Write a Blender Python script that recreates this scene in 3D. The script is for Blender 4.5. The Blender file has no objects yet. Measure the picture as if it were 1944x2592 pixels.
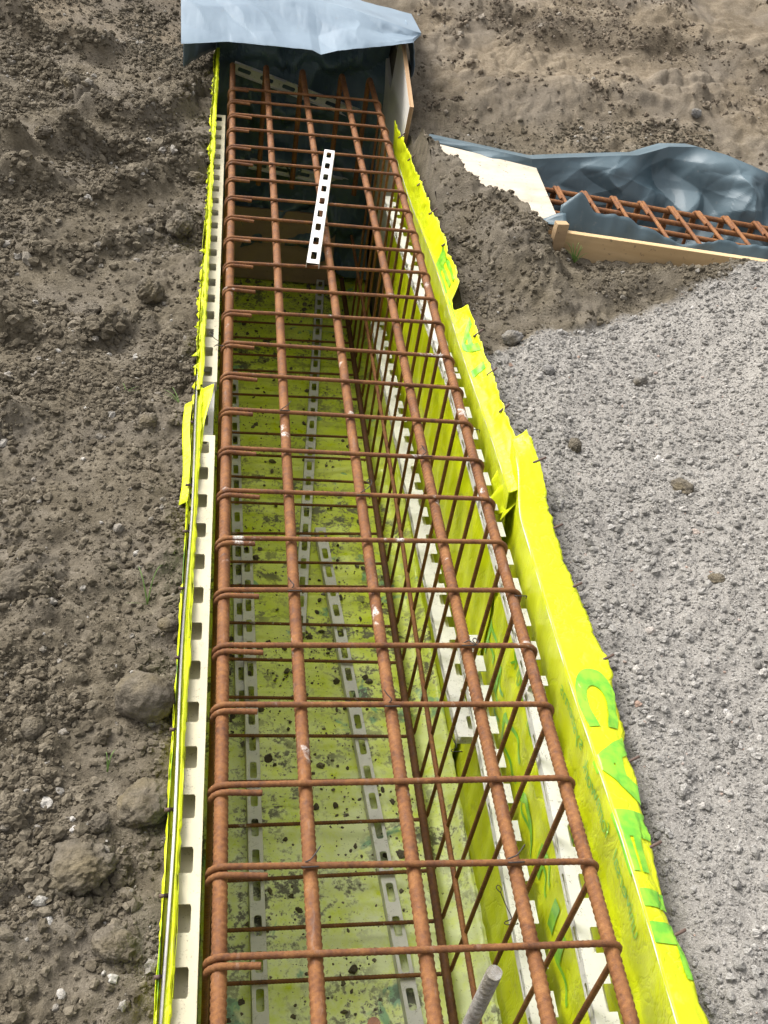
import bpy, bmesh, math, random
import numpy as np
from mathutils import Matrix, Vector

R_ = math.radians
random.seed(7)
rng = np.random.default_rng(11)
scene = bpy.context.scene
col = scene.collection

# ------------------------------------------------------------------ camera
cam_d = bpy.data.cameras.new('camera')
cam = bpy.data.objects.new('camera', cam_d)
col.objects.link(cam)
cam_d.sensor_fit = 'VERTICAL'
cam_d.sensor_height = 36.0
cam_d.lens = 36.0
cam_d.clip_start = 0.02
cam_d.clip_end = 500.0
_R = np.array([[0.9865, -0.1042, 0.1266], [-0.0278, 0.6545, 0.7555], [-0.1615, -0.7488, 0.6428]])
_U, _, _V = np.linalg.svd(_R)
_R = (_U @ _V).T
cam.matrix_world = Matrix([list(_R[0]) + [-0.0205], list(_R[1]) + [-0.6908], list(_R[2]) + [1.4373], [0, 0, 0, 1]])
scene.camera = cam

# ------------------------------------------------------------------ sky, sun, exposure
SUN_DIR = Vector((-0.48, 0.46, 0.75)).normalized()
world = bpy.data.worlds.new('World')
scene.world = world
world.use_nodes = True
wn = world.node_tree
wn.nodes.clear()
sky = wn.nodes.new('ShaderNodeTexSky')
sky.sky_type = 'NISHITA'
sky.sun_disc = False
sky.sun_elevation = math.asin(SUN_DIR.z)
sky.sun_rotation = math.atan2(SUN_DIR.x, SUN_DIR.y)
sky.dust_density = 6.0
sky.air_density = 1.0
hs = wn.nodes.new('ShaderNodeHueSaturation')
hs.inputs['Saturation'].default_value = 0.12
bg = wn.nodes.new('ShaderNodeBackground')
bg.inputs['Strength'].default_value = 0.15
wo = wn.nodes.new('ShaderNodeOutputWorld')
wn.links.new(sky.outputs[0], hs.inputs['Color'])
wn.links.new(hs.outputs[0], bg.inputs['Color'])
wn.links.new(bg.outputs[0], wo.inputs['Surface'])

sun_d = bpy.data.lights.new('sun', 'SUN')
sun_d.energy = 1.35
sun_d.angle = R_(28)
sun_d.color = (1.0, 0.965, 0.91)
sun = bpy.data.objects.new('sun', sun_d)
col.objects.link(sun)
sun.rotation_euler = SUN_DIR.to_track_quat('Z', 'Y').to_euler()
sun.location = (0, 0, 12)

vs = scene.view_settings
vs.view_transform = 'Standard'
vs.look = 'None'
vs.exposure = 0.98
vs.gamma = 1.0
vs.use_curve_mapping = False
scene.cycles.use_denoising = True
scene.cycles.max_bounces = 8
scene.cycles.diffuse_bounces = 5

# ------------------------------------------------------------------ numpy noise
def _hash(ix, iy, seed):
    h = (ix.astype(np.int64) * 374761393 + iy.astype(np.int64) * 668265263 + seed * 974634541) & 0xffffffff
    h = ((h ^ (h >> 13)) * 1274126177) & 0xffffffff
    h = (h ^ (h >> 16)) & 0xffffffff
    return h.astype(np.float64) / 4294967295.0

def vnoise(x, y, seed=0):
    x = np.asarray(x, float); y = np.asarray(y, float)
    ix = np.floor(x); iy = np.floor(y)
    fx = x - ix; fy = y - iy
    fx = fx * fx * fx * (fx * (fx * 6 - 15) + 10); fy = fy * fy * fy * (fy * (fy * 6 - 15) + 10)
    a = _hash(ix, iy, seed); b = _hash(ix + 1, iy, seed); c = _hash(ix, iy + 1, seed); d = _hash(ix + 1, iy + 1, seed)
    return (a + (b - a) * fx) * (1 - fy) + (c + (d - c) * fx) * fy * 1.0

def fbm(x, y, freq, octaves=4, seed=0, gain=0.5):
    s = 0; a = 1.0; t = 0
    for o in range(octaves):
        c, sn = math.cos(0.6 + o), math.sin(0.6 + o)
        s = s + a * (vnoise((x * c - y * sn) * freq + 17.3 * o, (x * sn + y * c) * freq - 9.1 * o, seed + o) - 0.5)
        t += a; a *= gain; freq *= 2.03
    return s / t * 2.0

def lin(x, y, seed=0):
    """piecewise linear crumple: flat facets that meet in sharp creases"""
    x = np.asarray(x, float); y = np.asarray(y, float)
    ix = np.floor(x); iy = np.floor(y); fx = x - ix; fy = y - iy
    a = _hash(ix, iy, seed); b = _hash(ix + 1, iy, seed); c = _hash(ix, iy + 1, seed); d = _hash(ix + 1, iy + 1, seed)
    return np.where(fx + fy < 1, a + (b - a) * fx + (c - a) * fy, d + (c - d) * (1 - fx) + (b - d) * (1 - fy)) - 0.5

def lumps(x, y, cell, seed=0):
    """rounded grains: a dome in every cell of a jittered lattice"""
    gx = np.asarray(x) / cell; gy = np.asarray(y) / cell
    ix = np.floor(gx); iy = np.floor(gy)
    best = np.zeros_like(gx)
    for dx in (-1, 0, 1):
        for dy in (-1, 0, 1):
            cx = ix + dx; cy = iy + dy
            px = cx + 0.15 + 0.7 * _hash(cx, cy, seed); py = cy + 0.15 + 0.7 * _hash(cx, cy, seed + 1)
            r = 0.25 + 0.55 * _hash(cx, cy, seed + 2) ** 1.5
            d2 = ((gx - px) ** 2 + (gy - py) ** 2) / (r * r)
            best = np.maximum(best, r * np.sqrt(np.clip(1 - d2, 0, 1)))
    return best * cell

def sstep(a, b, x):
    t = np.clip((np.asarray(x, float) - a) / (b - a), 0, 1)
    return t * t * (3 - 2 * t)

def segdist(x, y, ax, ay, bx, by):
    vx, vy = bx - ax, by - ay
    t = np.clip(((x - ax) * vx + (y - ay) * vy) / (vx * vx + vy * vy), 0, 1)
    return np.hypot(x - ax - t * vx, y - ay - t * vy), t

# ------------------------------------------------------------------ object helpers
def mesh_obj(name, verts, faces, mat=None, parent=None, smooth=True):
    me = bpy.data.meshes.new(name)
    me.from_pydata([tuple(v) for v in verts], [], [tuple(f) for f in faces])
    if smooth:
        me.polygons.foreach_set('use_smooth', [True] * len(me.polygons))
    if mat: me.materials.append(mat)
    o = bpy.data.objects.new(name, me)
    col.objects.link(o)
    if parent: o.parent = parent
    return o

def inst(name, me, parent=None, loc=(0, 0, 0), rot=(0, 0, 0)):
    o = bpy.data.objects.new(name, me)
    col.objects.link(o)
    o.location = loc; o.rotation_euler = rot
    if parent: o.parent = parent
    return o

def thing(name, label, cat, loc=(0, 0, 0), group=None):
    o = bpy.data.objects.new(name, None)
    o.empty_display_size = 0.05
    col.objects.link(o); o.location = loc
    return tag(o, label, cat, group)

def tag(o, label=None, cat=None, group=None, kind=None):
    if label: o['label'] = label
    if cat: o['category'] = cat
    if group: o['group'] = group
    if kind: o['kind'] = kind
    return o

def quad_grid(nu, nv):
    i = np.arange(nu - 1)[:, None] * nv + np.arange(nv - 1)[None, :]
    return np.stack([i, i + nv, i + nv + 1, i + 1], -1).reshape(-1, 4)

def sheet_obj(name, P, mat, parent=None, thick=0.0, flip=False, smooth=True):
    """P: (nu,nv,3) array"""
    nu, nv = P.shape[:2]
    f = quad_grid(nu, nv)
    if flip: f = f[:, ::-1]
    me = bpy.data.meshes.new(name)
    me.from_pydata(P.reshape(-1, 3).tolist(), [], f.tolist())
    if smooth: me.polygons.foreach_set('use_smooth', [True] * len(me.polygons))
    if mat: me.materials.append(mat)
    o = bpy.data.objects.new(name, me); col.objects.link(o)
    if parent: o.parent = parent
    if thick:
        m = o.modifiers.new('thickness', 'SOLIDIFY'); m.thickness = thick; m.offset = 0
    return o

def box_mesh(name, sx, sy, sz, bevel=0.002, mat=None, seg=2, cuts=0, jitter=0.0):
    bm = bmesh.new()
    bmesh.ops.create_cube(bm, size=1.0)
    bmesh.ops.scale(bm, vec=(sx, sy, sz), verts=bm.verts)
    if bevel: bmesh.ops.bevel(bm, geom=bm.edges[:], offset=bevel, segments=seg, affect='EDGES', profile=0.6)
    me = bpy.data.meshes.new(name); bm.to_mesh(me); bm.free()
    if mat: me.materials.append(mat)
    return me

def resample(pts, ds):
    pts = np.asarray(pts, float)
    seg = np.linalg.norm(np.diff(pts, axis=0), axis=1)
    s = np.concatenate([[0], np.cumsum(seg)])
    n = max(2, int(round(s[-1] / ds)) + 1)
    t = np.linspace(0, s[-1], n)
    return np.stack([np.interp(t, s, pts[:, k]) for k in range(3)], -1), t

def fillet(pts, r, n=7):
    pts = [np.asarray(p, float) for p in pts]
    out = [pts[0]]
    for i in range(1, len(pts) - 1):
        a = pts[i - 1] - pts[i]; b = pts[i + 1] - pts[i]
        la, lb = np.linalg.norm(a), np.linalg.norm(b)
        a /= la; b /= lb
        ang = math.acos(np.clip(a @ b, -1, 1))
        d = min(r / math.tan(ang / 2), la * 0.49, lb * 0.49)
        rr = d * math.tan(ang / 2)
        bis = (a + b); bis /= np.linalg.norm(bis)
        c = pts[i] + bis * (rr / math.sin(ang / 2))
        p0 = pts[i] + a * d - c; p1 = pts[i] + b * d - c
        w = math.acos(np.clip(p0 @ p1 / (rr * rr), -1, 1))
        for k in range(n + 1):
            t = k / n
            out.append(c + (math.sin((1 - t) * w) * p0 + math.sin(t * w) * p1) / math.sin(w))
    out.append(pts[-1])
    return np.array(out)

def tube_mesh(name, pts, rad, nseg=10, ds=0.01, pitch=0.0, amp=0.0, skew=2.0, mat=None, wob=0.0, rad_fn=None):
    P, s = resample(pts, ds)
    n = len(P)
    if wob:
        P = P + wob * np.stack([np.sin(s * 2.1 + 1.0), np.sin(s * 1.7 + 2.0), np.sin(s * 2.9)], -1)
    T = np.gradient(P, axis=0); T /= np.linalg.norm(T, axis=1)[:, None]
    N = np.zeros_like(P)
    ref = np.array([0, 0, 1.0]) if abs(T[0][2]) < 0.9 else np.array([1.0, 0, 0])
    v = ref - T[0] * (ref @ T[0]); N[0] = v / np.linalg.norm(v)
    for i in range(1, n):
        v = N[i - 1] - T[i] * (N[i - 1] @ T[i]); N[i] = v / np.linalg.norm(v)
    B = np.cross(T, N)
    ph = np.arange(nseg) / nseg * 2 * math.pi
    r = np.full((n, nseg), rad)
    if rad_fn is not None: r = r * rad_fn(s)[:, None]
    if pitch:
        side = np.where(np.sin(ph) >= 0, 1.0, -1.0)
        w = np.cos(2 * math.pi * s[:, None] / pitch + skew * ph[None, :] * side[None, :] + (side[None, :] > 0) * 1.6)
        r = r + amp * rad * np.clip(w, -0.2, 1.0) * (0.25 + 0.75 * np.abs(np.sin(ph))[None, :] ** 0.6)
        r = r + amp * 0.55 * rad * (np.abs(np.cos(ph))[None, :] > 0.97)
    V = P[:, None, :] + r[..., None] * (np.cos(ph)[None, :, None] * N[:, None, :] + np.sin(ph)[None, :, None] * B[:, None, :])
    V = V.reshape(-1, 3)
    i = np.arange(n - 1)[:, None] * nseg; j = np.arange(nseg)[None, :]; k = (j + 1) % nseg
    F = np.stack([i + j, i + k, i + nseg + k, i + nseg + j], -1).reshape(-1, 4).tolist()
    F.append(list(range(nseg))[::-1]); F.append([(n - 1) * nseg + q for q in range(nseg)])
    me = bpy.data.meshes.new(name)
    me.from_pydata(V.tolist(), [], F)
    me.polygons.foreach_set('use_smooth', [True] * (len(F) - 2) + [False] * 2)
    if mat: me.materials.append(mat)
    return me

# ------------------------------------------------------------------ materials
class NT:
    def __init__(self, name):
        self.m = bpy.data.materials.new(name); self.m.use_nodes = True
        self.t = self.m.node_tree; self.t.nodes.clear()
        self.out = self.n('ShaderNodeOutputMaterial')
        self.co = self.n('ShaderNodeTexCoord')
        self.geo = self.n('ShaderNodeNewGeometry')
    def n(self, ty, **kw):
        x = self.t.nodes.new(ty)
        for k, v in kw.items(): setattr(x, k, v)
        return x
    def l(self, a, b): self.t.links.new(a, b)
    def setv(self, sock, v):
        if hasattr(v, 'is_output') or isinstance(v, bpy.types.NodeSocket): self.l(v, sock)
        else: sock.default_value = v
    def noise(self, scale, detail=4, rough=0.55, vec=None, dist=0.0, out=0):
        x = self.n('ShaderNodeTexNoise'); x.inputs['Scale'].default_value = scale
        x.inputs['Detail'].default_value = detail; x.inputs['Roughness'].default_value = rough
        x.inputs['Distortion'].default_value = dist
        self.l(vec if vec is not None else self.geo.outputs['Position'], x.inputs['Vector'])
        return x.outputs[out]
    def voro(self, scale, feature='F1', vec=None, out='Distance', rand=1.0):
        x = self.n('ShaderNodeTexVoronoi', feature=feature); x.inputs['Scale'].default_value = scale
        x.inputs['Randomness'].default_value = rand
        self.l(vec if vec is not None else self.geo.outputs['Position'], x.inputs['Vector'])
        return x.outputs[out]
    def ramp(self, fac, stops, interp='LINEAR'):
        x = self.n('ShaderNodeValToRGB'); x.color_ramp.interpolation = interp
        e = x.color_ramp.elements
        while len(e) < len(stops): e.new(0.5)
        for q, (p, c) in zip(e, stops):
            q.position = p; q.color = (c, c, c, 1) if isinstance(c, (int, float)) else (*c, 1)
        self.l(fac, x.inputs[0]); return x.outputs[0]
    def mix(self, fac, a, b, mode='MIX'):
        x = self.n('ShaderNodeMix', data_type='RGBA', blend_type=mode)
        self.setv(x.inputs[0], fac)
        for s, v in ((x.inputs[6], a), (x.inputs[7], b)):
            if isinstance(v, tuple): s.default_value = (*v, 1) if len(v) == 3 else v
            else: self.l(v, s)
        return x.outputs[2]
    def math(self, op, a, b=0.0, clamp=False):
        x = self.n('ShaderNodeMath', operation=op); x.use_clamp = clamp
        self.setv(x.inputs[0], a); self.setv(x.inputs[1], b); return x.outputs[0]
    def sep(self, v):
        x = self.n('ShaderNodeSeparateXYZ'); self.l(v, x.inputs[0]); return x.outputs
    def mapping(self, v, scale=(1, 1, 1), rot=(0, 0, 0)):
        x = self.n('ShaderNodeMapping'); self.l(v, x.inputs[0]); x.inputs['Scale'].default_value = scale
        x.inputs['Rotation'].default_value = rot
        return x.outputs[0]
    def attr(self, name):
        x = self.n('ShaderNodeAttribute', attribute_name=name); return x.outputs['Fac']
    def bump(self, h, strength=0.5, dist=0.01, normal=None):
        x = self.n('ShaderNodeBump'); x.inputs['Strength'].default_value = strength; x.inputs['Distance'].default_value = dist
        self.l(h, x.inputs['Height'])
        if normal is not None: self.l(normal, x.inputs['Normal'])
        return x.outputs[0]
    def bsdf(self, color, rough=0.8, normal=None, metallic=0.0, spec=0.5, **kw):
        x = self.n('ShaderNodeBsdfPrincipled')
        if isinstance(color, tuple): x.inputs['Base Color'].default_value = (*color, 1)
        else: self.l(color, x.inputs['Base Color'])
        self.setv(x.inputs['Roughness'], rough); self.setv(x.inputs['Metallic'], metallic)
        x.inputs['Specular IOR Level'].default_value = spec
        for k, v in kw.items(): self.setv(x.inputs[k], v)
        if normal is not None: self.l(normal, x.inputs['Normal'])
        return x.outputs[0]
    def done(self, sh):
        self.l(sh, self.out.inputs['Surface']); return self.m

def mat_ground():
    t = NT('soil_and_gravel')
    grav = t.attr('grav'); tan = t.attr('tan'); damp = t.attr('damp')
    n1 = t.noise(3.0, 6, 0.6); n2 = t.noise(22, 5, 0.6); n3 = t.noise(140, 4, 0.65); n4 = t.noise(520, 3, 0.6)
    soil = t.ramp(t.math('ADD', t.math('MULTIPLY', n2, 0.6), t.math('MULTIPLY', n3, 0.4)),
                  [(0.33, (0.070, 0.057, 0.038)), (0.5, (0.130, 0.108, 0.075)), (0.66, (0.212, 0.180, 0.132))])
    nst = t.noise(5.0, 5, 0.65, vec=t.mapping(t.geo.outputs['Position'], (0.5, 3.0, 1.0), (0, 0, R_(38))), dist=0.5)
    tanc = t.ramp(t.math('ADD', t.math('MULTIPLY', n2, 0.25), t.math('ADD', t.math('MULTIPLY', n3, 0.35), t.math('MULTIPLY', nst, 0.40))),
                  [(0.36, (0.095, 0.073, 0.048)), (0.5, (0.195, 0.156, 0.108)), (0.63, (0.295, 0.243, 0.175))])
    soil = t.mix(tan, soil, tanc)
    soil = t.mix(t.math('MULTIPLY', t.ramp(n1, [(0.45, 0.0), (0.62, 1.0)]), 0.45), soil, (0.20, 0.175, 0.145))
    soil = t.mix(t.math('MULTIPLY', damp, 0.6), soil, (0.045, 0.038, 0.030))
    gr = t.ramp(t.math('ADD', t.math('MULTIPLY', n3, 0.55), t.math('MULTIPLY', n4, 0.45)),
                [(0.33, (0.185, 0.172, 0.154)), (0.5, (0.29, 0.27, 0.242)), (0.67, (0.405, 0.384, 0.352))])
    c = t.mix(grav, soil, gr)
    h = t.math('ADD', t.math('MULTIPLY', n3, 1.0), t.math('MULTIPLY', n4, 0.45))
    nb = t.bump(h, 0.9, 0.008)
    return t.done(t.bsdf(c, 0.95, nb, spec=0.15))

def mat_crumb(name, stops, bumps=260):
    t = NT(name)
    oi = t.n('ShaderNodeObjectInfo')
    n = t.noise(bumps, 4, 0.6)
    c = t.ramp(oi.outputs['Random'], stops)
    c = t.mix(0.55, c, t.ramp(n, [(0.35, 0.35), (0.65, 1.0)]), 'MULTIPLY')
    return t.done(t.bsdf(c, 0.95, t.bump(n, 0.7, 0.004), spec=0.15))

def mat_rock(name, a, b, scale=40, bumpd=0.006):
    t = NT(name)
    n = t.noise(scale, 6, 0.62); n2 = t.noise(scale * 6, 4, 0.6); n3 = t.noise(scale * 0.3, 3, 0.5)
    c = t.mix(t.ramp(n, [(0.35, 0.0), (0.66, 1.0)]), a, b)
    c = t.mix(t.math('MULTIPLY', t.ramp(n3, [(0.5, 0.0), (0.7, 1.0)]), 0.5), c, (0.21, 0.165, 0.085))
    c = t.mix(0.5, c, t.ramp(n2, [(0.3, 0.45), (0.7, 1.0)]), 'MULTIPLY')
    return t.done(t.bsdf(c, 0.93, t.bump(t.math('ADD', n, n2), 0.8, bumpd), spec=0.2))

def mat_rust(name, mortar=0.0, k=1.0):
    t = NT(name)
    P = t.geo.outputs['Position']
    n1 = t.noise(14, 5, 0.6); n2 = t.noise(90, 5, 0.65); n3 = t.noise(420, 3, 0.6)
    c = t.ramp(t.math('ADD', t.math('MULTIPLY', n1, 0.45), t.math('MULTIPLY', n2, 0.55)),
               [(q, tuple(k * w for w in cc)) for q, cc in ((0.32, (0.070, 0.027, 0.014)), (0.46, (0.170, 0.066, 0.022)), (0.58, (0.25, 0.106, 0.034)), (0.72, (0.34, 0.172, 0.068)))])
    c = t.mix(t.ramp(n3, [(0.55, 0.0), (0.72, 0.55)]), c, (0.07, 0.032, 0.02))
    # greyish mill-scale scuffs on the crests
    c = t.mix(t.math('MULTIPLY', t.ramp(t.noise(60, 4, 0.7, vec=t.mapping(P, (1, 0.25, 1))), [(0.6, 0.0), (0.7, 1.0)]), 0.45), c, (0.27 * k, 0.18 * k, 0.135 * k))
    if mortar:
        y = t.sep(P)[1]
        zone = t.math('MULTIPLY', t.ramp(t.math('MULTIPLY', t.math('ADD', y, 0.3), 0.25), [(0.10, 0.0), (0.22, 1.0), (0.52, 1.0), (0.68, 0.0)]), 1.0)
        up = t.ramp(t.sep(t.geo.outputs['Normal'])[2], [(0.2, 0.0), (0.6, 1.0)])
        patch = t.ramp(t.noise(9, 5, 0.65, dist=0.4), [(0.66 - mortar * 0.05, 0.0), (0.70 - mortar * 0.05, 1.0)])
        sp = t.ramp(t.noise(300, 3, 0.7), [(0.36, 0.0), (0.55, 1.0)])
        f = t.math('MULTIPLY', t.math('MULTIPLY', zone, up), t.math('MULTIPLY', patch, sp))
        c = t.mix(f, c, (0.52, 0.49, 0.45))
    nb = t.bump(t.math('ADD', n2, t.math('MULTIPLY', n3, 0.6)), 0.55, 0.002)
    return t.done(t.bsdf(c, t.ramp(n2, [(0.3, 0.62), (0.7, 0.9)]), nb, spec=0.35))

def mat_film():
    t = NT('yellow_formwork_film')
    P = t.geo.outputs['Position']
    n1 = t.noise(5, 4, 0.55); n2 = t.noise(40, 4, 0.6, vec=t.mapping(P, (1, 1, 0.35)))
    c = t.mix(t.ramp(n1, [(0.35, 0.0), (0.65, 1.0)]), (0.60, 0.68, 0.006), (0.74, 0.80, 0.012))
    # dusty smears low on the sheet
    d = t.ramp(t.math('ADD', t.math('MULTIPLY', n1, 0.4), t.math('MULTIPLY', n2, 0.6)), [(0.60, 0.0), (0.78, 0.25)])
    c = t.mix(d, c, (0.64, 0.67, 0.16))
    spots = t.ramp(t.noise(130, 3, 0.6), [(0.69, 0.0), (0.73, 0.7)])
    c = t.mix(spots, c, (0.30, 0.28, 0.12))
    rid = t.math('ABSOLUTE', t.math('SUBTRACT', t.noise(11, 4, 0.6, vec=t.mapping(P, (1, 1, 0.6)), dist=0.6), 0.5))
    cre = t.ramp(rid, [(0.0, 0.0), (0.05, 1.0)])
    c = t.mix(t.ramp(rid, [(0.0, 0.25), (0.012, 0.0)]), c, (0.66, 0.68, 0.15))
    sm = t.ramp(t.noise(9, 5, 0.7, dist=0.8), [(0.63, 0.0), (0.70, 0.40)])
    c = t.mix(t.math('MULTIPLY', sm, t.ramp(t.noise(160, 3, 0.7), [(0.35, 0.0), (0.6, 1.0)])), c, (0.26, 0.23, 0.12))
    nb = t.bump(t.math('ADD', t.noise(28, 4, 0.6, vec=t.mapping(P, (1, 1, 0.4))), t.math('MULTIPLY', cre, 0.35)), 0.5, 0.006)
    pr = t.bsdf(c, t.ramp(n2, [(0.3, 0.30), (0.7, 0.5)]), nb, spec=0.35)
    tr = t.n('ShaderNodeBsdfTranslucent'); t.l(c, tr.inputs['Color'])
    mx = t.n('ShaderNodeMixShader'); mx.inputs[0].default_value = 0.14
    t.l(pr, mx.inputs[1]); t.l(tr.outputs[0], mx.inputs[2])
    return t.done(mx.outputs[0])

def mat_floor_film():
    t = NT('soiled_floor_film')
    P = t.geo.outputs['Position']
    x, y, z = t.sep(P)
    n1 = t.noise(4.5, 5, 0.6); n2 = t.noise(16, 5, 0.65); n3 = t.noise(75, 4, 0.7); n4 = t.noise(260, 3, 0.6)
    film = t.mix(t.ramp(n1, [(0.4, 0.0), (0.6, 1.0)]), (0.56, 0.66, 0.012), (0.68, 0.76, 0.07))
    dust = t.ramp(t.math('ADD', t.math('MULTIPLY', n2, 0.7), t.math('MULTIPLY', n1, 0.3)), [(0.34, 0.0), (0.56, 0.92)])
    near = t.ramp(t.math('MULTIPLY', y, 0.25), [(0.20, 1.0), (0.45, 0.15)])
    c = t.mix(t.math('MULTIPLY', dust, near), film, (0.72, 0.77, 0.46))
    # green print showing through
    g = t.ramp(t.noise(6.0, 4, 0.6, dist=0.8), [(0.62, 0.0), (0.66, 0.75)])
    c = t.mix(g, c, (0.12, 0.34, 0.22))
    # soil stains with their own shapes
    s1 = t.ramp(t.math('ADD', t.math('MULTIPLY', n2, 0.55), t.math('MULTIPLY', n3, 0.45)), [(0.50, 0.0), (0.56, 0.9)])
    s2 = t.ramp(t.math('ADD', t.math('MULTIPLY', n3, 0.6), t.math('MULTIPLY', n4, 0.4)), [(0.60, 0.0), (0.63, 0.9)])
    c = t.mix(t.math('MAXIMUM', t.math('MULTIPLY', s1, t.ramp(t.noise(3.2, 3, 0.5), [(0.42, 0.0), (0.56, 1.0)])), s2), c, (0.085, 0.072, 0.056))
    return t.done(t.bsdf(c, t.ramp(n2, [(0.3, 0.22), (0.65, 0.6)]), t.bump(n3, 0.25, 0.004), spec=0.45))

def mat_print():
    t = NT('green_print')
    n = t.noise(35, 5, 0.6)
    c = t.mix(t.ramp(n, [(0.4, 0.0), (0.6, 1.0)]), (0.13, 0.42, 0.03), (0.26, 0.56, 0.03))
    return t.done(t.bsdf(c, 0.35, None, spec=0.45))

def mat_plastic(name, base, dirt=(0.12, 0.1, 0.08), amount=0.5, rough=0.5):
    t = NT(name)
    n1 = t.noise(7, 4, 0.6); n2 = t.noise(60, 5, 0.65); n3 = t.noise(330, 3, 0.65)
    c = t.mix(t.ramp(n1, [(0.35, 0.0), (0.7, 1.0)]), base, tuple(b * 0.8 for b in base))
    d = t.ramp(t.math('ADD', t.math('MULTIPLY', n2, 0.5), t.math('MULTIPLY', n3, 0.5)), [(0.56, 0.0), (0.63, amount)])
    c = t.mix(d, c, dirt)
    return t.done(t.bsdf(c, rough, t.bump(n2, 0.15, 0.002), spec=0.4))

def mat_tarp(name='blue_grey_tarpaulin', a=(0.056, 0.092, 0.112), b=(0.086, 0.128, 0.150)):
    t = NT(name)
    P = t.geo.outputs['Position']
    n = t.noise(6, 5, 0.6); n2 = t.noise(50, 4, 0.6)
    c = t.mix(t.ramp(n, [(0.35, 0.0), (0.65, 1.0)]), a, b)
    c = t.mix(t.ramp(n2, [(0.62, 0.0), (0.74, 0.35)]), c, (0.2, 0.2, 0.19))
    nb = t.bump(t.noise(14, 3, 0.5), 0.12, 0.01)
    return t.done(t.bsdf(c, t.ramp(n, [(0.3, 0.40), (0.7, 0.55)]), nb, spec=0.5))

def mat_wood(name, a, b, scale=(3, 3, 60), rot=(0, 0, 0), rough=0.7, dirt=0.3):
    t = NT(name)
    v = t.mapping(t.co.outputs['Object'], scale, rot)
    n = t.noise(1.0, 6, 0.6, vec=v, dist=0.6); n2 = t.noise(60, 4, 0.6, vec=t.co.outputs['Object']); n3 = t.noise(5, 4, 0.6, vec=t.co.outputs['Object'])
    c = t.mix(t.ramp(n, [(0.35, 0.0), (0.65, 1.0)]), a, b)
    c = t.mix(t.math('MULTIPLY', t.ramp(n3, [(0.5, 0.0), (0.68, 1.0)]), dirt), c, (0.2, 0.16, 0.11))
    c = t.mix(t.ramp(n2, [(0.64, 0.0), (0.69, dirt * 1.6)]), c, (0.10, 0.08, 0.06))
    return t.done(t.bsdf(c, rough, t.bump(n, 0.2, 0.002), spec=0.3))

def mat_plain(name, c, rough=0.6, metallic=0.0, var=0.3, scale=60):
    t = NT(name)
    n = t.noise(scale, 4, 0.6)
    k = t.mix(t.ramp(n, [(0.35, 0.0), (0.65, var)]), c, tuple(x * 0.45 for x in c))
    return t.done(t.bsdf(k, rough, t.bump(n, 0.2, 0.002), metallic=metallic))

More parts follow.
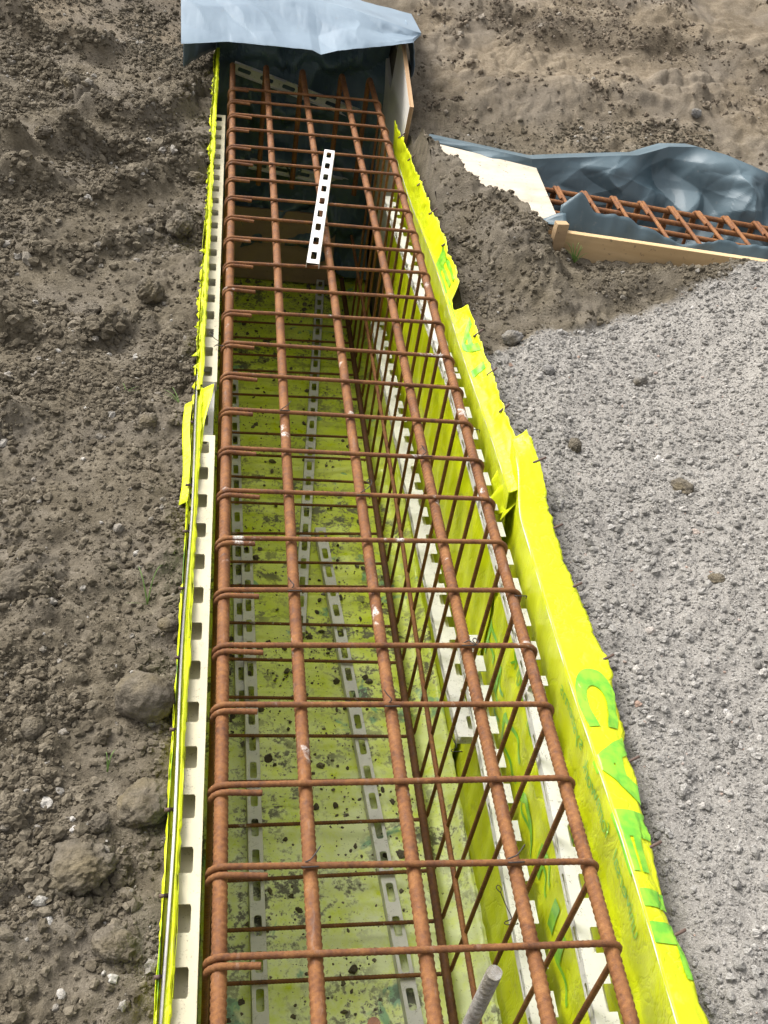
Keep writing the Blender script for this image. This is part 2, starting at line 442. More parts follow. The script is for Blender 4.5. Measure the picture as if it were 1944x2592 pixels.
M = dict(
    ground=mat_ground(),
    soilcrumb=mat_crumb('soil_crumbs', [(0.0, (0.092, 0.076, 0.053)), (0.5, (0.142, 0.119, 0.084)), (0.96, (0.20, 0.170, 0.125)), (0.99, (0.28, 0.255, 0.22)), (1.0, (0.50, 0.47, 0.42))]),
    tancrumb=mat_crumb('tan_crumbs', [(0.0, (0.09, 0.07, 0.05)), (0.5, (0.17, 0.137, 0.10)), (0.95, (0.26, 0.21, 0.155)), (1.0, (0.42, 0.38, 0.32))]),
    pebble=mat_crumb('grey_pebbles', [(0.0, (0.20, 0.188, 0.17)), (0.45, (0.30, 0.283, 0.258)), (0.9, (0.41, 0.388, 0.358)), (0.990, (0.46, 0.43, 0.39)), (0.993, (0.38, 0.22, 0.15)), (1.0, (0.62, 0.6, 0.57))], 420),
    rock=mat_rock('brown_rock', (0.095, 0.080, 0.058), (0.185, 0.158, 0.12)),
    rockgrey=mat_rock('grey_rock', (0.16, 0.15, 0.14), (0.30, 0.285, 0.265)),
    rockpale=mat_rock('pale_stone', (0.42, 0.39, 0.35), (0.62, 0.59, 0.55)),
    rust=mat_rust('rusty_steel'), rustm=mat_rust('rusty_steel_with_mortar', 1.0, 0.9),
    rusts=mat_rust('brown_rust_with_painted_shade', 0.8, 0.80), rustd=mat_rust('dark_rust_with_painted_shade', 0.0, 0.5),  # darker rust for stirrups and bottom bars; trench shade put into the colour
    film=mat_film(), floorfilm=mat_floor_film(), print=mat_print(),
    white=mat_plastic('white_plastic', (0.66, 0.64, 0.60), amount=0.7),
    cream=mat_plastic('cream_plastic', (0.52, 0.47, 0.32), amount=0.6),
    greyp=mat_plastic('grey_plastic', (0.62, 0.60, 0.57), amount=0.6),
    tarp=mat_tarp(), tarpsky=mat_tarp('tarpaulin_with_painted_sky_sheen', (0.15, 0.205, 0.26), (0.19, 0.25, 0.305)),  # second tarp is a lighter copy, sky reflection painted into its base colour
    ply=mat_wood('plywood_face', (0.46, 0.39, 0.30), (0.58, 0.50, 0.40), (3, 12, 3), dirt=0.55),
    plypale=mat_wood('pale_plywood', (0.56, 0.53, 0.48), (0.66, 0.63, 0.58), (9, 2, 2), dirt=0.12),
    plyedge=mat_wood('plywood_edge', (0.30, 0.17, 0.08), (0.55, 0.36, 0.2), (400, 1.5, 1.5)),
    plydark=mat_wood('brown_board', (0.24, 0.16, 0.10), (0.33, 0.23, 0.14), (2, 2, 12)),
    plank=mat_wood('pine_plank', (0.50, 0.34, 0.17), (0.64, 0.46, 0.26), (1.5, 14, 14), dirt=0.35),
    stake=mat_wood('stake_wood', (0.30, 0.20, 0.11), (0.42, 0.29, 0.16), (14, 14, 2), dirt=0.4),
    wire=mat_plain('galvanised_wire', (0.66, 0.63, 0.58), 0.45, 0.0, 0.4, 50),
    wireend=mat_plain('cut_wire', (0.10, 0.06, 0.045), 0.7),
    wireblack=mat_plain('tie_wire', (0.03, 0.026, 0.024), 0.6),
    mortar=mat_rock('dried_mortar', (0.30, 0.27, 0.235), (0.55, 0.52, 0.475), 120, 0.008),
    grass=mat_plain('grass_blade', (0.14, 0.24, 0.05), 0.6),
)

# ------------------------------------------------------------------ ground
TX0, TX1, TY1 = -0.080, 0.716, 4.34          # edges of the dug trench

def grav_mask(x, y):
    yb = np.interp(x, [0.6, 0.73, 0.95, 1.3, 1.6, 1.8, 2.1, 2.6], [1.72, 1.78, 1.93, 2.02, 2.10, 2.22, 2.32, 2.4])
    yb = yb + 0.10 * fbm(x, y, 5.0, 4, 31)
    return sstep(0.03, -0.03, y - yb) * (x > 0.4)

def tan_mask(x, y):
    a = sstep(3.25, 3.9, y + 0.25 * (x - 0.7) + 0.25 * fbm(x, y, 1.5, 3, 5)) * sstep(0.4, 0.9, x)
    b = 0.75 * sstep(3.6, 4.4, y - 0.35 * x + 0.3 * fbm(x, y, 1.2, 3, 6)) * sstep(0.3, -0.2, x)
    return np.clip(a + b, 0, 1)

BKX = [0.4, 0.9, 1.05, 1.2, 1.4, 1.66, 1.96, 2.19, 2.4, 3.5]; BKY = [4.5, 4.42, 4.36, 4.25, 4.16, 4.12, 4.03, 3.96, 3.92, 3.8]
def bank_y(x): return np.interp(x, BKX, BKY)
def bank_d(x, y): return np.abs(y - bank_y(x) - 0.05 * fbm(x, y, 4, 3, 78))

def damp_mask(x, y):
    m = 0.85 * np.exp(-(bank_d(x, y) / 0.11) ** 2) * sstep(0.8, 1.0, x)
    m = np.maximum(m, 0.8 * np.exp(-(segdist(x, y, 0.80, 3.60, 1.05, 3.36)[0] / 0.14) ** 2) * sstep(0.72, 0.8, x))
    m = np.maximum(m, 0.6 * np.exp(-(segdist(x, y, 1.05, 3.75, 1.3, 3.72)[0] / 0.07) ** 2))
    m = np.maximum(m, sstep(1.0, 0.75, x) * sstep(1.75, 2.0, y) * sstep(3.5, 3.1, y) * (x > 0.4) * 0.75)
    m = np.maximum(m, 0.8 * np.exp(-(segdist(x, y, 1.2, 2.12, 1.75, 2.18)[0] / 0.09) ** 2))
    m = m * (0.6 + 0.8 * fbm(x, y, 4, 3, 77))
    return np.clip(m, 0, 1)

ARCS = [[(-0.51, 3.19), (-0.356, 3.14), (-0.215, 3.31), (-0.12, 3.65)], [(-0.56, 2.80), (-0.32, 2.88), (-0.10, 3.02)],
        [(-0.66, 2.50), (-0.45, 2.46), (-0.30, 2.58), (-0.14, 2.78)], [(-0.75, 2.20), (-0.5, 2.08), (-0.34, 2.2), (-0.2, 2.38)],
        [(-0.85, 3.55), (-0.68, 3.44), (-0.56, 3.32)], [(-0.95, 2.95), (-0.72, 2.72)], [(-0.58, 1.72), (-0.42, 1.66), (-0.3, 1.78)],
        [(-1.1, 4.0), (-0.75, 3.86), (-0.5, 3.9)], [(-0.62, 1.42), (-0.5, 1.30)], [(-1.2, 3.5), (-0.95, 3.3)]]
MX = [0.66, 0.70, 0.737, 0.777, 0.822, 0.88, 0.93, 0.978, 1.075, 1.16]
MY = [3.45, 3.30, 3.094, 2.984, 2.825, 2.68, 2.63, 2.584, 2.50, 2.42]

def ground_h(x, y, fine=True):
    x = np.asarray(x, float); y = np.asarray(y, float)
    left = sstep(0.1, -0.05, x)
    g = grav_mask(x, y)
    # --- left bench with track marks
    hl = -0.035 + 0.035 * fbm(x, y, 2.2, 4, 1) + 0.10 * sstep(-0.25, -1.1, x) * sstep(0.8, 3.0, y)
    wx = x + 0.035 * fbm(x, y, 5, 3, 9); wy = y + 0.05 * fbm(x, y, 5, 3, 10)
    for q, arc in enumerate(ARCS):
        am = 0.0
        for (ax, ay), (bx, by) in zip(arc[:-1], arc[1:]):
            d, _ = segdist(wx, wy, ax, ay, bx, by)
            am = np.maximum(am, np.exp(-(d / (0.045 + 0.012 * (q % 3))) ** 2))
        hl = hl + am * (0.062 + 0.018 * (q % 2)) * (0.55 + 0.9 * sstep(-0.3, 0.4, fbm(x, y, 4, 3, 90 + q)))
        hl = hl - 0.022 * np.exp(-((segdist(wx, wy + 0.09, *arc[0], *arc[-1])[0]) / 0.06) ** 2)
    hl = hl + 0.05 * sstep(-0.22, -0.08, x) * np.exp(-((y - 2.2) / 0.9) ** 2) * (0.5 + fbm(x, y, 6, 3, 14))
    # --- right: gravel bed, soil mound, second trench, slope behind
    hr = -0.085 + 0.075 * sstep(0.72, 1.7, x) + 0.03 * fbm(x, y, 1.8, 4, 2)
    hr = hr - 0.05 * sstep(0.82, 0.70, x) * sstep(1.2, 0.2, y)
    d3, _ = segdist(x, y, 1.18, 2.14, 1.72, 2.15)
    hr = hr + 0.055 * np.exp(-(d3 / 0.10) ** 2)
    sm = y - np.interp(x, MX, MY) - 0.03 * fbm(x, y, 9, 3, 18)
    md = sstep(0.05, -0.015, sm) * sstep(-0.62, -0.20, sm) * sstep(1.10, 1.0, x)
    hr = hr * (1 - 0.9 * md) + md * (0.052 + 0.02 * fbm(x, y, 5, 3, 19) - 0.06 * sstep(0.74, 0.69, x) * sstep(2.75, 2.35, y))
    lidz = sstep(0.0, 0.05, sm) * sstep(0.0, 0.05, 3.20 - 0.442 * (x - 0.725) - y) * sstep(0.70, 0.72, x) * sstep(1.2, 1.1, x)
    hr = hr * (1 - lidz) - 0.05 * lidz
    pl = sstep(0.22, 0.03, np.abs(y - (2.40 - 0.165 * (x - 1.1)))) * sstep(1.10, 1.18, x)
    hr = hr - 0.055 * pl
    hr = hr + 0.13 * sstep(1.15, 1.9, x) * sstep(2.6, 1.9, y + 0.1 * (x - 1.3))
    # ditch of the second trench
    ya = 2.46 - 0.187 * (x - 1.1); yb2 = 3.17 - 0.19 * (x - 1.1)
    dit = sstep(0.0, 0.05, y - ya) * sstep(0.0, 0.12, yb2 - y) * sstep(1.0, 1.06, x)
    hr = hr - 0.36 * dit
    hr = hr + 0.0 * np.exp(-((y - yb2 - 0.22) / 0.12) ** 2) * sstep(1.0, 1.5, x)
    # slope and terraces behind
    back = np.maximum(0, y - (3.35 - 0.18 * (x - 0.7)))
    sl = 0.20 * back * sstep(0.0, 0.5, back)
    d4 = bank_d(x, y)
    sl = sl + 0.055 * np.exp(-(d4 / 0.10) ** 2) * (0.6 + 0.9 * fbm(x, y, 5, 3, 21)) + 0.05 * sstep(0.0, 0.12, y - bank_y(x)) * sstep(0.5, 0.9, x)
    sl = sl + 0.008 * sstep(0.05, 0.4, back) * fbm((x * 0.75 - y * 0.66) * 0.35, (x * 0.66 + y * 0.75) * 2.4, 5, 4, 27)
    d5, _ = segdist(x, y, 0.9, 3.65, 1.9, 3.72)
    sl = sl + 0.05 * np.exp(-(d5 / 0.13) ** 2) * (0.4 + 1.2 * fbm(x, y, 5, 3, 23) ** 2 + 0.3)
    hr = hr + sl + 0.025 * sstep(0, 0.6, back) * fbm(x, y, 3.2, 4, 24)
    h = hl * left + hr * (1 - left)
    mid = sstep(4.2, 4.8, y)
    hb = 0.06 + 0.20 * np.maximum(0, y - 4.2) + 0.05 * fbm(x, y, 2, 4, 4)
    hl2 = hl + 0.15 * np.maximum(0, y - 3.6)
    h = h * (1 - mid) + mid * (hb * sstep(1.2, 0.2, x) * sstep(-0.9, 0.0, x) + hr * sstep(0.2, 1.2, x) + hl2 * sstep(0.0, -0.9, x))
    h = np.where(np.hypot(x, y) > 9, 0.2 + (h - 0.2) * 0.0 + 0.9, h)
    if fine:
        gl = lumps(x, y, 0.030, 3) * 0.22 * sstep(-0.1, 0.35, fbm(x, y, 6, 3, 50)) + lumps(x + 3, y, 0.010, 8) * 0.36 + 0.016 * fbm(x, y, 9, 4, 49)
        cl = fbm(x, y, 9, 4, 40)
        so = lumps(x, y, 0.060, 41) * 0.55 * sstep(0.0, 0.35, fbm(x, y, 4, 3, 42)) + lumps(x, y, 0.022, 45) * 0.5 * sstep(-0.2, 0.3, fbm(x, y, 7, 3, 46)) + 0.014 * fbm(x, y, 22, 4, 48) + 0.012 * cl
        smo = 1 - 0.7 * sstep(-0.05, 0.25, fbm(x, y, 2.6, 3, 55)) * sstep(-0.15, -0.28, x)
        h = h + gl * g + so * (1 - g) * (1 - 0.7 * dit) * smo
    return h

def axis(*parts):
    out = []
    for a, b, st in parts:
        out += list(np.arange(a, b - 1e-9, st))
    out.append(parts[-1][1]); return np.array(out)

gx = np.concatenate([-np.geomspace(60, 1.75, 26), axis((-1.7, -0.75, 0.009), (-0.75, TX0, 0.0048)),
                     axis((TX0 + 0.06, TX1 - 0.02, 0.065)), axis((TX1, 1.55, 0.0058), (1.55, 2.3, 0.009), (2.3, 4.2, 0.02)), np.geomspace(4.4, 60, 24)])
gy = np.concatenate([-np.geomspace(60, 0.5, 26), axis((-0.45, 1.3, 0.0055), (1.3, 2.6, 0.0085), (2.6, 4.32, 0.013)), axis((TY1, 7.0, 0.024)), np.geomspace(7.2, 60, 24)])
GX, GY = np.meshgrid(gx, gy, indexing='ij')
GZ = ground_h(GX, GY)
f = quad_grid(len(gx), len(gy))
cx = (GX[:-1, :-1] + GX[1:, 1:]).reshape(-1) / 2; cy = (GY[:-1, :-1] + GY[1:, 1:]).reshape(-1) / 2
f = f[~((cx > TX0) & (cx < TX1) & (cy > -1.2) & (cy < TY1))]
me = bpy.data.meshes.new('ground')
V = np.stack([GX, GY, GZ], -1).reshape(-1, 3)
me.vertices.add(len(V)); me.vertices.foreach_set('co', V.reshape(-1))
me.loops.add(f.size); me.polygons.add(len(f))
me.loops.foreach_set('vertex_index', f.reshape(-1).astype(np.int32))
me.polygons.foreach_set('loop_start', (np.arange(len(f)) * 4).astype(np.int32))
me.polygons.foreach_set('use_smooth', [True] * len(f))
for nm, fn in (('grav', grav_mask), ('tan', tan_mask), ('damp', damp_mask)):
    a = me.attributes.new(nm, 'FLOAT', 'POINT')
    a.data.foreach_set('value', fn(GX, GY).reshape(-1).astype(np.float32))
me.update(); me.validate()
me.materials.append(M['ground'])
ground = bpy.data.objects.new('ground', me); col.objects.link(ground)
tag(ground, 'bare churned soil and grey gravel round the trench', kind='structure')

# earth sides and bottom of the trench
P = []
for (x, z) in ((TX0, 0.02), (TX0 - 0.005, -0.4), (TX0, -1.16), (0.3, -1.17), (TX1, -1.16), (TX1 + 0.02, -0.4), (0.697, -0.15), (TX1 + 0.004, None)):
    P.append([(x, y, float(ground_h(np.array([TX1]), np.array([y]), False)[0]) - 0.006 if z is None else z) for y in np.linspace(-1.2, TY1, 40)])
# scatter: crumbs and pebbles on the ground
def scatter(name, label, cat, pts, scl, mat, seed=0, flat=0.75):
    n = len(pts)
    me = bpy.data.meshes.new(name)
    me.vertices.add(n); me.vertices.foreach_set('co', np.asarray(pts, float).reshape(-1))
    a = me.attributes.new('sc', 'FLOAT', 'POINT'); a.data.foreach_set('value', np.asarray(scl, np.float32))
    r = np.random.default_rng(seed)
    rot = np.stack([r.uniform(-0.7, 0.7, n), r.uniform(-0.7, 0.7, n), r.uniform(0, 6.28, n)], -1).astype(np.float32)
    a = me.attributes.new('rot', 'FLOAT_VECTOR', 'POINT'); a.data.foreach_set('vector', rot.reshape(-1))
    me.update()
    o = bpy.data.objects.new(name, me); col.objects.link(o)
    t = bpy.data.node_groups.new(name, 'GeometryNodeTree')
    t.interface.new_socket('Geometry', in_out='INPUT', socket_type='NodeSocketGeometry')
    t.interface.new_socket('Geometry', in_out='OUTPUT', socket_type='NodeSocketGeometry')
    N = t.nodes.new; L = t.links.new
    gi = N('NodeGroupInput'); go = N('NodeGroupOutput')
    g2i = N('GeometryNodeGeometryToInstance')
    for k in range(5):
        ico = N('GeometryNodeMeshIcoSphere'); ico.inputs['Radius'].default_value = 1.0; ico.inputs['Subdivisions'].default_value = 2
        nz = N('ShaderNodeTexNoise'); nz.inputs['Scale'].default_value = 1.1 + 0.25 * k; nz.inputs['Detail'].default_value = 2
        ps = N('GeometryNodeInputPosition')
        ad = N('ShaderNodeVectorMath'); ad.operation = 'ADD'; ad.inputs[1].default_value = (7.3 * k, 3.1 * k + seed, 1.7 * k)
        L(ps.outputs[0], ad.inputs[0]); L(ad.outputs[0], nz.inputs['Vector'])
        mr = N('ShaderNodeMapRange'); mr.inputs[1].default_value = 0.25; mr.inputs[2].default_value = 0.75; mr.inputs[3].default_value = 0.5; mr.inputs[4].default_value = 1.5
        L(nz.outputs[0], mr.inputs[0])
        sc = N('ShaderNodeVectorMath'); sc.operation = 'SCALE'; L(ps.outputs[0], sc.inputs[0]); L(mr.outputs[0], sc.inputs['Scale'])
        ml = N('ShaderNodeVectorMath'); ml.operation = 'MULTIPLY'; ml.inputs[1].default_value = (1.15 - 0.06 * k, 0.85 + 0.07 * k, flat + 0.05 * (k % 3))
        L(sc.outputs[0], ml.inputs[0])
        sp = N('GeometryNodeSetPosition'); L(ico.outputs[0], sp.inputs[0]); L(ml.outputs[0], sp.inputs['Position'])
        sm = N('GeometryNodeSetMaterial'); sm.inputs['Material'].default_value = mat; L(sp.outputs[0], sm.inputs[0])
        L(sm.outputs[0], g2i.inputs[0])
    iop = N('GeometryNodeInstanceOnPoints'); iop.inputs['Pick Instance'].default_value = True
    L(gi.outputs[0], iop.inputs['Points']); L(g2i.outputs[0], iop.inputs['Instance'])
    at1 = N('GeometryNodeInputNamedAttribute'); at1.data_type = 'FLOAT'; at1.inputs['Name'].default_value = 'sc'
    at2 = N('GeometryNodeInputNamedAttribute'); at2.data_type = 'FLOAT_VECTOR'; at2.inputs['Name'].default_value = 'rot'
    L(at1.outputs[0], iop.inputs['Scale'])
    er = N('FunctionNodeEulerToRotation'); L(at2.outputs[0], er.inputs[0]); L(er.outputs[0], iop.inputs['Rotation'])
    L(iop.outputs[0], go.inputs[0])
    m = o.modifiers.new('scatter', 'NODES'); m.node_group = t
    me.materials.append(mat)
    return tag(o, label, cat, kind='stuff')

def pw(n, a, b, k, seed):
    u = np.random.default_rng(seed).random(n)
    return (a ** (1 - k) + u * (b ** (1 - k) - a ** (1 - k))) ** (1 / (1 - k))

def spread(n, x0, x1, y0, y1, seed, keep=None):
    r = np.random.default_rng(seed)
    # denser close to the camera
    x = r.uniform(x0, x1, n); u = r.random(n)
    y = y0 + (y1 - y0) * u
    if keep is not None:
        m = keep(x, y, r.random(n)); x, y = x[m], y[m]
    return x, y

def nodit(x, y): return ~((x > 0.95) & (y > 2.44 - 0.187 * (x - 1.1)) & (y < 3.12 - 0.2 * (x - 1.1)))

clump = lambda x, y, s: 0.15 + 0.85 * sstep(-0.15, 0.3, fbm(x, y, 5, 3, s))
x1, y1 = spread(70000, -0.62, -0.085, -0.4, 1.7, 51, lambda x, y, u: u < clump(x, y, 61))
x2, y2 = spread(60000, -1.5, -0.085, 1.7, 4.6, 52, lambda x, y, u: u < clump(x, y, 62))
x3, y3 = spread(44000, 0.72, 2.0, 1.6, 3.5, 53, lambda x, y, u: (u < clump(x, y, 63)) & (grav_mask(x, y) < 0.5) & nodit(x, y))
xr_, yr_, sr_ = [], [], []
rr = np.random.default_rng(99)
for arc in ARCS:                                   # clods squeezed up along the track ridges
    for (ax, ay), (bx, by) in zip(arc[:-1], arc[1:]):
        nn_ = int(420 * math.hypot(bx - ax, by - ay))
        t_ = rr.random(nn_); o_ = rr.normal(0, 0.030, nn_) - 0.012
        xr_.append(ax + (bx - ax) * t_ + rr.normal(0, 0.02, nn_)); yr_.append(ay + (by - ay) * t_ + o_)
        sr_.append(pw(nn_, 0.004, 0.020, 2.3, len(xr_)))
xr_, yr_, sr_ = (np.concatenate(q) for q in (xr_, yr_, sr_))
ok_ = xr_ < -0.12; xr_, yr_, sr_ = xr_[ok_], yr_[ok_], sr_[ok_]
X = np.concatenate([x1, x2, x3, xr_]); Y = np.concatenate([y1, y2, y3, yr_])
S = np.concatenate([pw(len(x1), 0.0014, 0.012, 2.5, 1), pw(len(x2), 0.0020, 0.015, 2.7, 2), pw(len(x3), 0.0016, 0.012, 2.5, 3), sr_])
Z = ground_h(X, Y) + S * 0.15
scatter('soil_crumbs', 'loose brown soil crumbs strewn over the ground beside the trench', 'soil crumbs', np.stack([X, Y, Z], -1), S, M['soilcrumb'], 3)
x1, y1 = spread(46000, 0.3, 3.4, 3.2, 5.6, 54, lambda x, y, u: (u < clump(x, y, 64) ** 3 * 0.5 + 0.75 * damp_mask(x, y)) & nodit(x, y) & ((x > 0.78) | (y > 4.5)) & (tan_mask(x, y) > 0.25))
S = pw(len(x1), 0.0022, 0.017, 2.7, 4)
scatter('tan_crumbs', 'tan soil crumbs over the bank behind the tarpaulins', 'soil crumbs', np.stack([x1, y1, ground_h(x1, y1) + S * 0.1], -1), S, M['tancrumb'], 4)
x1, y1 = spread(80000, 0.70, 2.1, -0.45, 2.4, 55, lambda x, y, u: (grav_mask(x, y) > 0.35) & (x < 1.05 + 0.45 * (y + 0.4)))
S = pw(len(x1), 0.0013, 0.010, 3.0, 5)
scatter('gravel', 'grey gravel spread over the ground right of the trench', 'gravel', np.stack([x1, y1, ground_h(x1, y1) + S * 0.25], -1), S, M['pebble'], 5)

# earth walls of the trench (structure)
Pw = np.array(P)
tw = sheet_obj('trench_earth', Pw, M['ground'], smooth=False)
tag(tw, 'earth sides of the trench behind the yellow film', kind='structure')
ends = [[(x, TY1 - 0.02, z) for z in np.linspace(-1.17, 0.08, 4)] for x in np.linspace(TX0 - 0.02, TX1 + 0.02, 6)]
te = sheet_obj('trench_end_earth', np.array(ends), M['ground'], smooth=False)
tag(te, 'earth face at the far end of the trench', kind='structure')

# ------------------------------------------------------------------ rebar cage
STY = [(0.006, 0.003), (0.146, 0.138), (0.291, 0.296), (0.455, 0.455), (0.593, 0.598), (0.736, 0.749), (0.886, 0.895), (1.04, 1.039), (1.192, 1.183), (1.345, 1.332), (1.498, 1.484), (1.646, 1.635), (1.806, 1.812), (1.943, 1.948), (2.087, 2.106), (2.252, 2.246), (2.398, 2.385), (2.546, 2.541), (2.694, 2.694), (2.84, 2.84), (2.977, 2.98), (3.143, 3.15), (3.288, 3.29), (3.434, 3.438), (3.575, 3.58)]
STY = [(-0.14, -0.15)] + STY
BX = [0.0, 0.1374, 0.3003, 0.4640, 0.5860]
BR, SR = 0.0112, 0.0052
cage = thing('rebar_cage', 'long rusty rebar cage of five top bars and square stirrups inside the yellow formwork', 'rebar cage', (0, 0, -1.064))
CZ = 1.064
def bar_path(x, bend=True, y0=-0.62, ye=3.95, zt=-0.0164):
    p = [(x, y0, zt), (x, ye, zt)]
    if bend: p.append((x - 0.008, ye + 0.012, zt - 0.55))
    return p
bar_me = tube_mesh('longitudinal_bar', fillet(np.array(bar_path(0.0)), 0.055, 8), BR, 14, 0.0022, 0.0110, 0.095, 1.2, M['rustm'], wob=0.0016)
for i, x in enumerate(BX):
    o = inst('longitudinal_bar', bar_me, cage, (x, (0, 0.012, 0.0, -0.006, -0.02)[i], CZ), (0, 0, (0.0008, -0.0006, 0.001, -0.001, -0.0007)[i]))
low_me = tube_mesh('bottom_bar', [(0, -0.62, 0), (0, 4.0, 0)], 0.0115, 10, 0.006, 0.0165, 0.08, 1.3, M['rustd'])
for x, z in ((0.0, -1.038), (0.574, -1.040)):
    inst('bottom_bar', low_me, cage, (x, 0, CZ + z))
side_me = tube_mesh('side_bar', [(0, -0.62, -0.012), (0, 1.0, -0.01), (0, 2.0, 0.06), (0, 3.9, 0.09)], 0.0072, 8, 0.004, 0.0095, 0.09, 1.3, M['rust'])
for x, z in ((0.587, -0.845), (0.012, -0.80), (0.011, -0.40)):
    inst('side_bar', side_me, cage, (x, 0, CZ + z))
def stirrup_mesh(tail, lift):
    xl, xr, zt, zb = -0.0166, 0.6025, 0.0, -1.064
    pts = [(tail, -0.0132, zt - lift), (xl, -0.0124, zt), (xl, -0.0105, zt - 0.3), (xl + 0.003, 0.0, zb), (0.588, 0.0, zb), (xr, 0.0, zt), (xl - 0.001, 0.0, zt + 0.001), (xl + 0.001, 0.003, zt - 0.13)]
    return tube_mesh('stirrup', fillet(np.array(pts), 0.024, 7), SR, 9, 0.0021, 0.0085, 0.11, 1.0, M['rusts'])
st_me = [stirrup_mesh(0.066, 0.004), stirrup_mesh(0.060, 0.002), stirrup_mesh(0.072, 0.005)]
for i, (a, b) in enumerate(STY):
    o = inst('stirrup', st_me[i % 3], cage, (0, a, CZ), (random.uniform(-0.012, 0.012), 0, math.atan2(b - a, 0.589)))
# tie wires twisted round crossings
def tie(x, y, z, dx, dy, dz, loop=True):
    p = [(x + 0.017, y + 0.004, z - 0.02), (x + 0.012, y - 0.008, z + 0.0), (x - 0.012, y - 0.01, z + 0.002), (x - 0.018, y + 0.002, z - 0.012), (x, y, z + 0.006),
         (x + dx * 0.6, y + dy * 0.6, z + dz * 0.6), (x + dx, y + dy, z + dz)]
    if loop:
        e = np.array(p[-1])
        p += [tuple(e + (0.004, 0.010, 0.0)), tuple(e + (-0.003, 0.018, 0.003)), tuple(e + (-0.009, 0.010, 0.002)), tuple(e)]
    return tube_mesh('tie_wire', fillet(np.array(p), 0.004, 3), 0.0011, 6, 0.0025, mat=M['wireblack'])
for a in ((-0.022, 1.63, 0.004, -0.022, 0.018, 0.012), (0.60, 0.745, -0.004, -0.03, 0.01, -0.004, False), (0.597, 0.30, -0.50, -0.018, 0.05, 0.02), (0.598, 0.84, -0.66, -0.01, 0.03, 0.01, False), (0.02, 2.40, -0.01, 0.014, -0.01, 0.008, False), (0.61, 1.34, -0.02, -0.02, 0.0, 0.0, False), (0.137, 0.147, 0.006, 0.016, 0.02, 0.012, False), (0.30, 0.455, 0.006, -0.016, 0.018, 0.014, False), (0.464, 0.60, 0.006, 0.012, -0.018, 0.012), (0.137, 0.74, 0.006, -0.014, 0.016, 0.012, False), (0.30, 1.04, 0.006, 0.016, 0.014, 0.012), (0.464, 1.19, 0.006, -0.012, 0.018, 0.012, False), (0.137, 1.35, 0.006, 0.014, 0.016, 0.012, False), (0.464, 0.145, 0.006, 0.014, 0.014, 0.014, False)):
    inst('tie_wire', tie(*a), cage, (0, 0, CZ))

# upright rods in the foreground
def rod(name, a, b, r, mat, label, cat, pitch, capmat=None):
    a = np.array(a); b = np.array(b)
    o = inst(name, tube_mesh(name, [(0, 0, 0), tuple(b - a)], r, 14, 0.002, pitch, 0.09, 1.3, mat), None, tuple(a))
    return tag(o, label, cat)
o = rod('mortar_coated_rod', (0.34, -0.10, -0.35), (0.356, -0.096, 0.138), 0.0104, M['mortar'], 'short upright rod crusted with pale grey mortar standing inside the cage', 'rod', 0.014)
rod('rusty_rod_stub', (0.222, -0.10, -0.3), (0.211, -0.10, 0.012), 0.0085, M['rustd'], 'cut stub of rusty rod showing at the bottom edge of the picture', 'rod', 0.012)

# ------------------------------------------------------------------ slotted spacer channels
def slotted(name, L, profile, holes, pitch, mat, thick=0.0016, phase=0.5, bend=None):
    """profile: unrolled list of (a,b) points; holes: {segment index: (w0,w1,len,open_edge)} as fractions of the segment"""
    verts, faces, key = [], [], {}
    prof = [np.array(p, float) for p in profile]
    def vid(s, k, t):
        p = prof[k] * (1 - t) + prof[k + 1] * t
        kk = (round(s, 5), round(p[0], 5), round(p[1], 5))
        if kk not in key:
            key[kk] = len(verts); verts.append((p[0], s, p[1]))
        return key[kk]
    n = max(1, int(round(L / pitch)))
    for c in range(n):
        s0, s1 = c * pitch, (c + 1) * pitch
        for k in range(len(prof) - 1):
            h = holes.get(k)
            if not h:
                faces.append([vid(s0, k, 0), vid(s1, k, 0), vid(s1, k, 1), vid(s0, k, 1)]); continue
            w0, w1, hl, op = h
            a, b = s0 + (pitch - hl) / 2, s0 + (pitch + hl) / 2
            if op:   # notch open at t=1
                faces.append([vid(s0, k, 0), vid(a, k, 0), vid(a, k, w0 + 0.06), vid(a, k, 1), vid(s0, k, 1)])
                faces.append([vid(b, k, 0), vid(s1, k, 0), vid(s1, k, 1), vid(b, k, 1), vid(b, k, w0 + 0.06)])
                faces.append([vid(a, k, 0), vid(b, k, 0), vid(b, k, w0 + 0.06), vid(b - 0.004, k, w0), vid(a + 0.004, k, w0), vid(a, k, w0 + 0.06)])
                continue
            wd = np.linalg.norm(prof[k + 1] - prof[k])
            r = min(0.30 * (w1 - w0) * wd, 0.3 * hl); rt = r / wd
            ring = []
            for (cs, ct, a0) in ((b - r, w1 - rt, 0), (a + r, w1 - rt, 90), (a + r, w0 + rt, 180), (b - r, w0 + rt, 270)):
                ring.append([vid(cs + r * math.cos(R_(a0 + q)), k, ct + rt * math.sin(R_(a0 + q))) for q in (0, 30, 60, 90)])
            cor = [vid(s1, k, 1), vid(s0, k, 1), vid(s0, k, 0), vid(s1, k, 0)]
            for q in range(4):
                for j in range(3): faces.append([cor[q], ring[q][j + 1], ring[q][j]])
                faces.append([cor[q], cor[(q + 1) % 4], ring[(q + 1) % 4][0], ring[q][3]])
    me = bpy.data.meshes.new(name)
    me.from_pydata(verts, [], faces); me.materials.append(mat)
    o = bpy.data.objects.new(name, me); col.objects.link(o)
    m = o.modifiers.new('thickness', 'SOLIDIFY'); m.thickness = thick; m.offset = 0
    return o

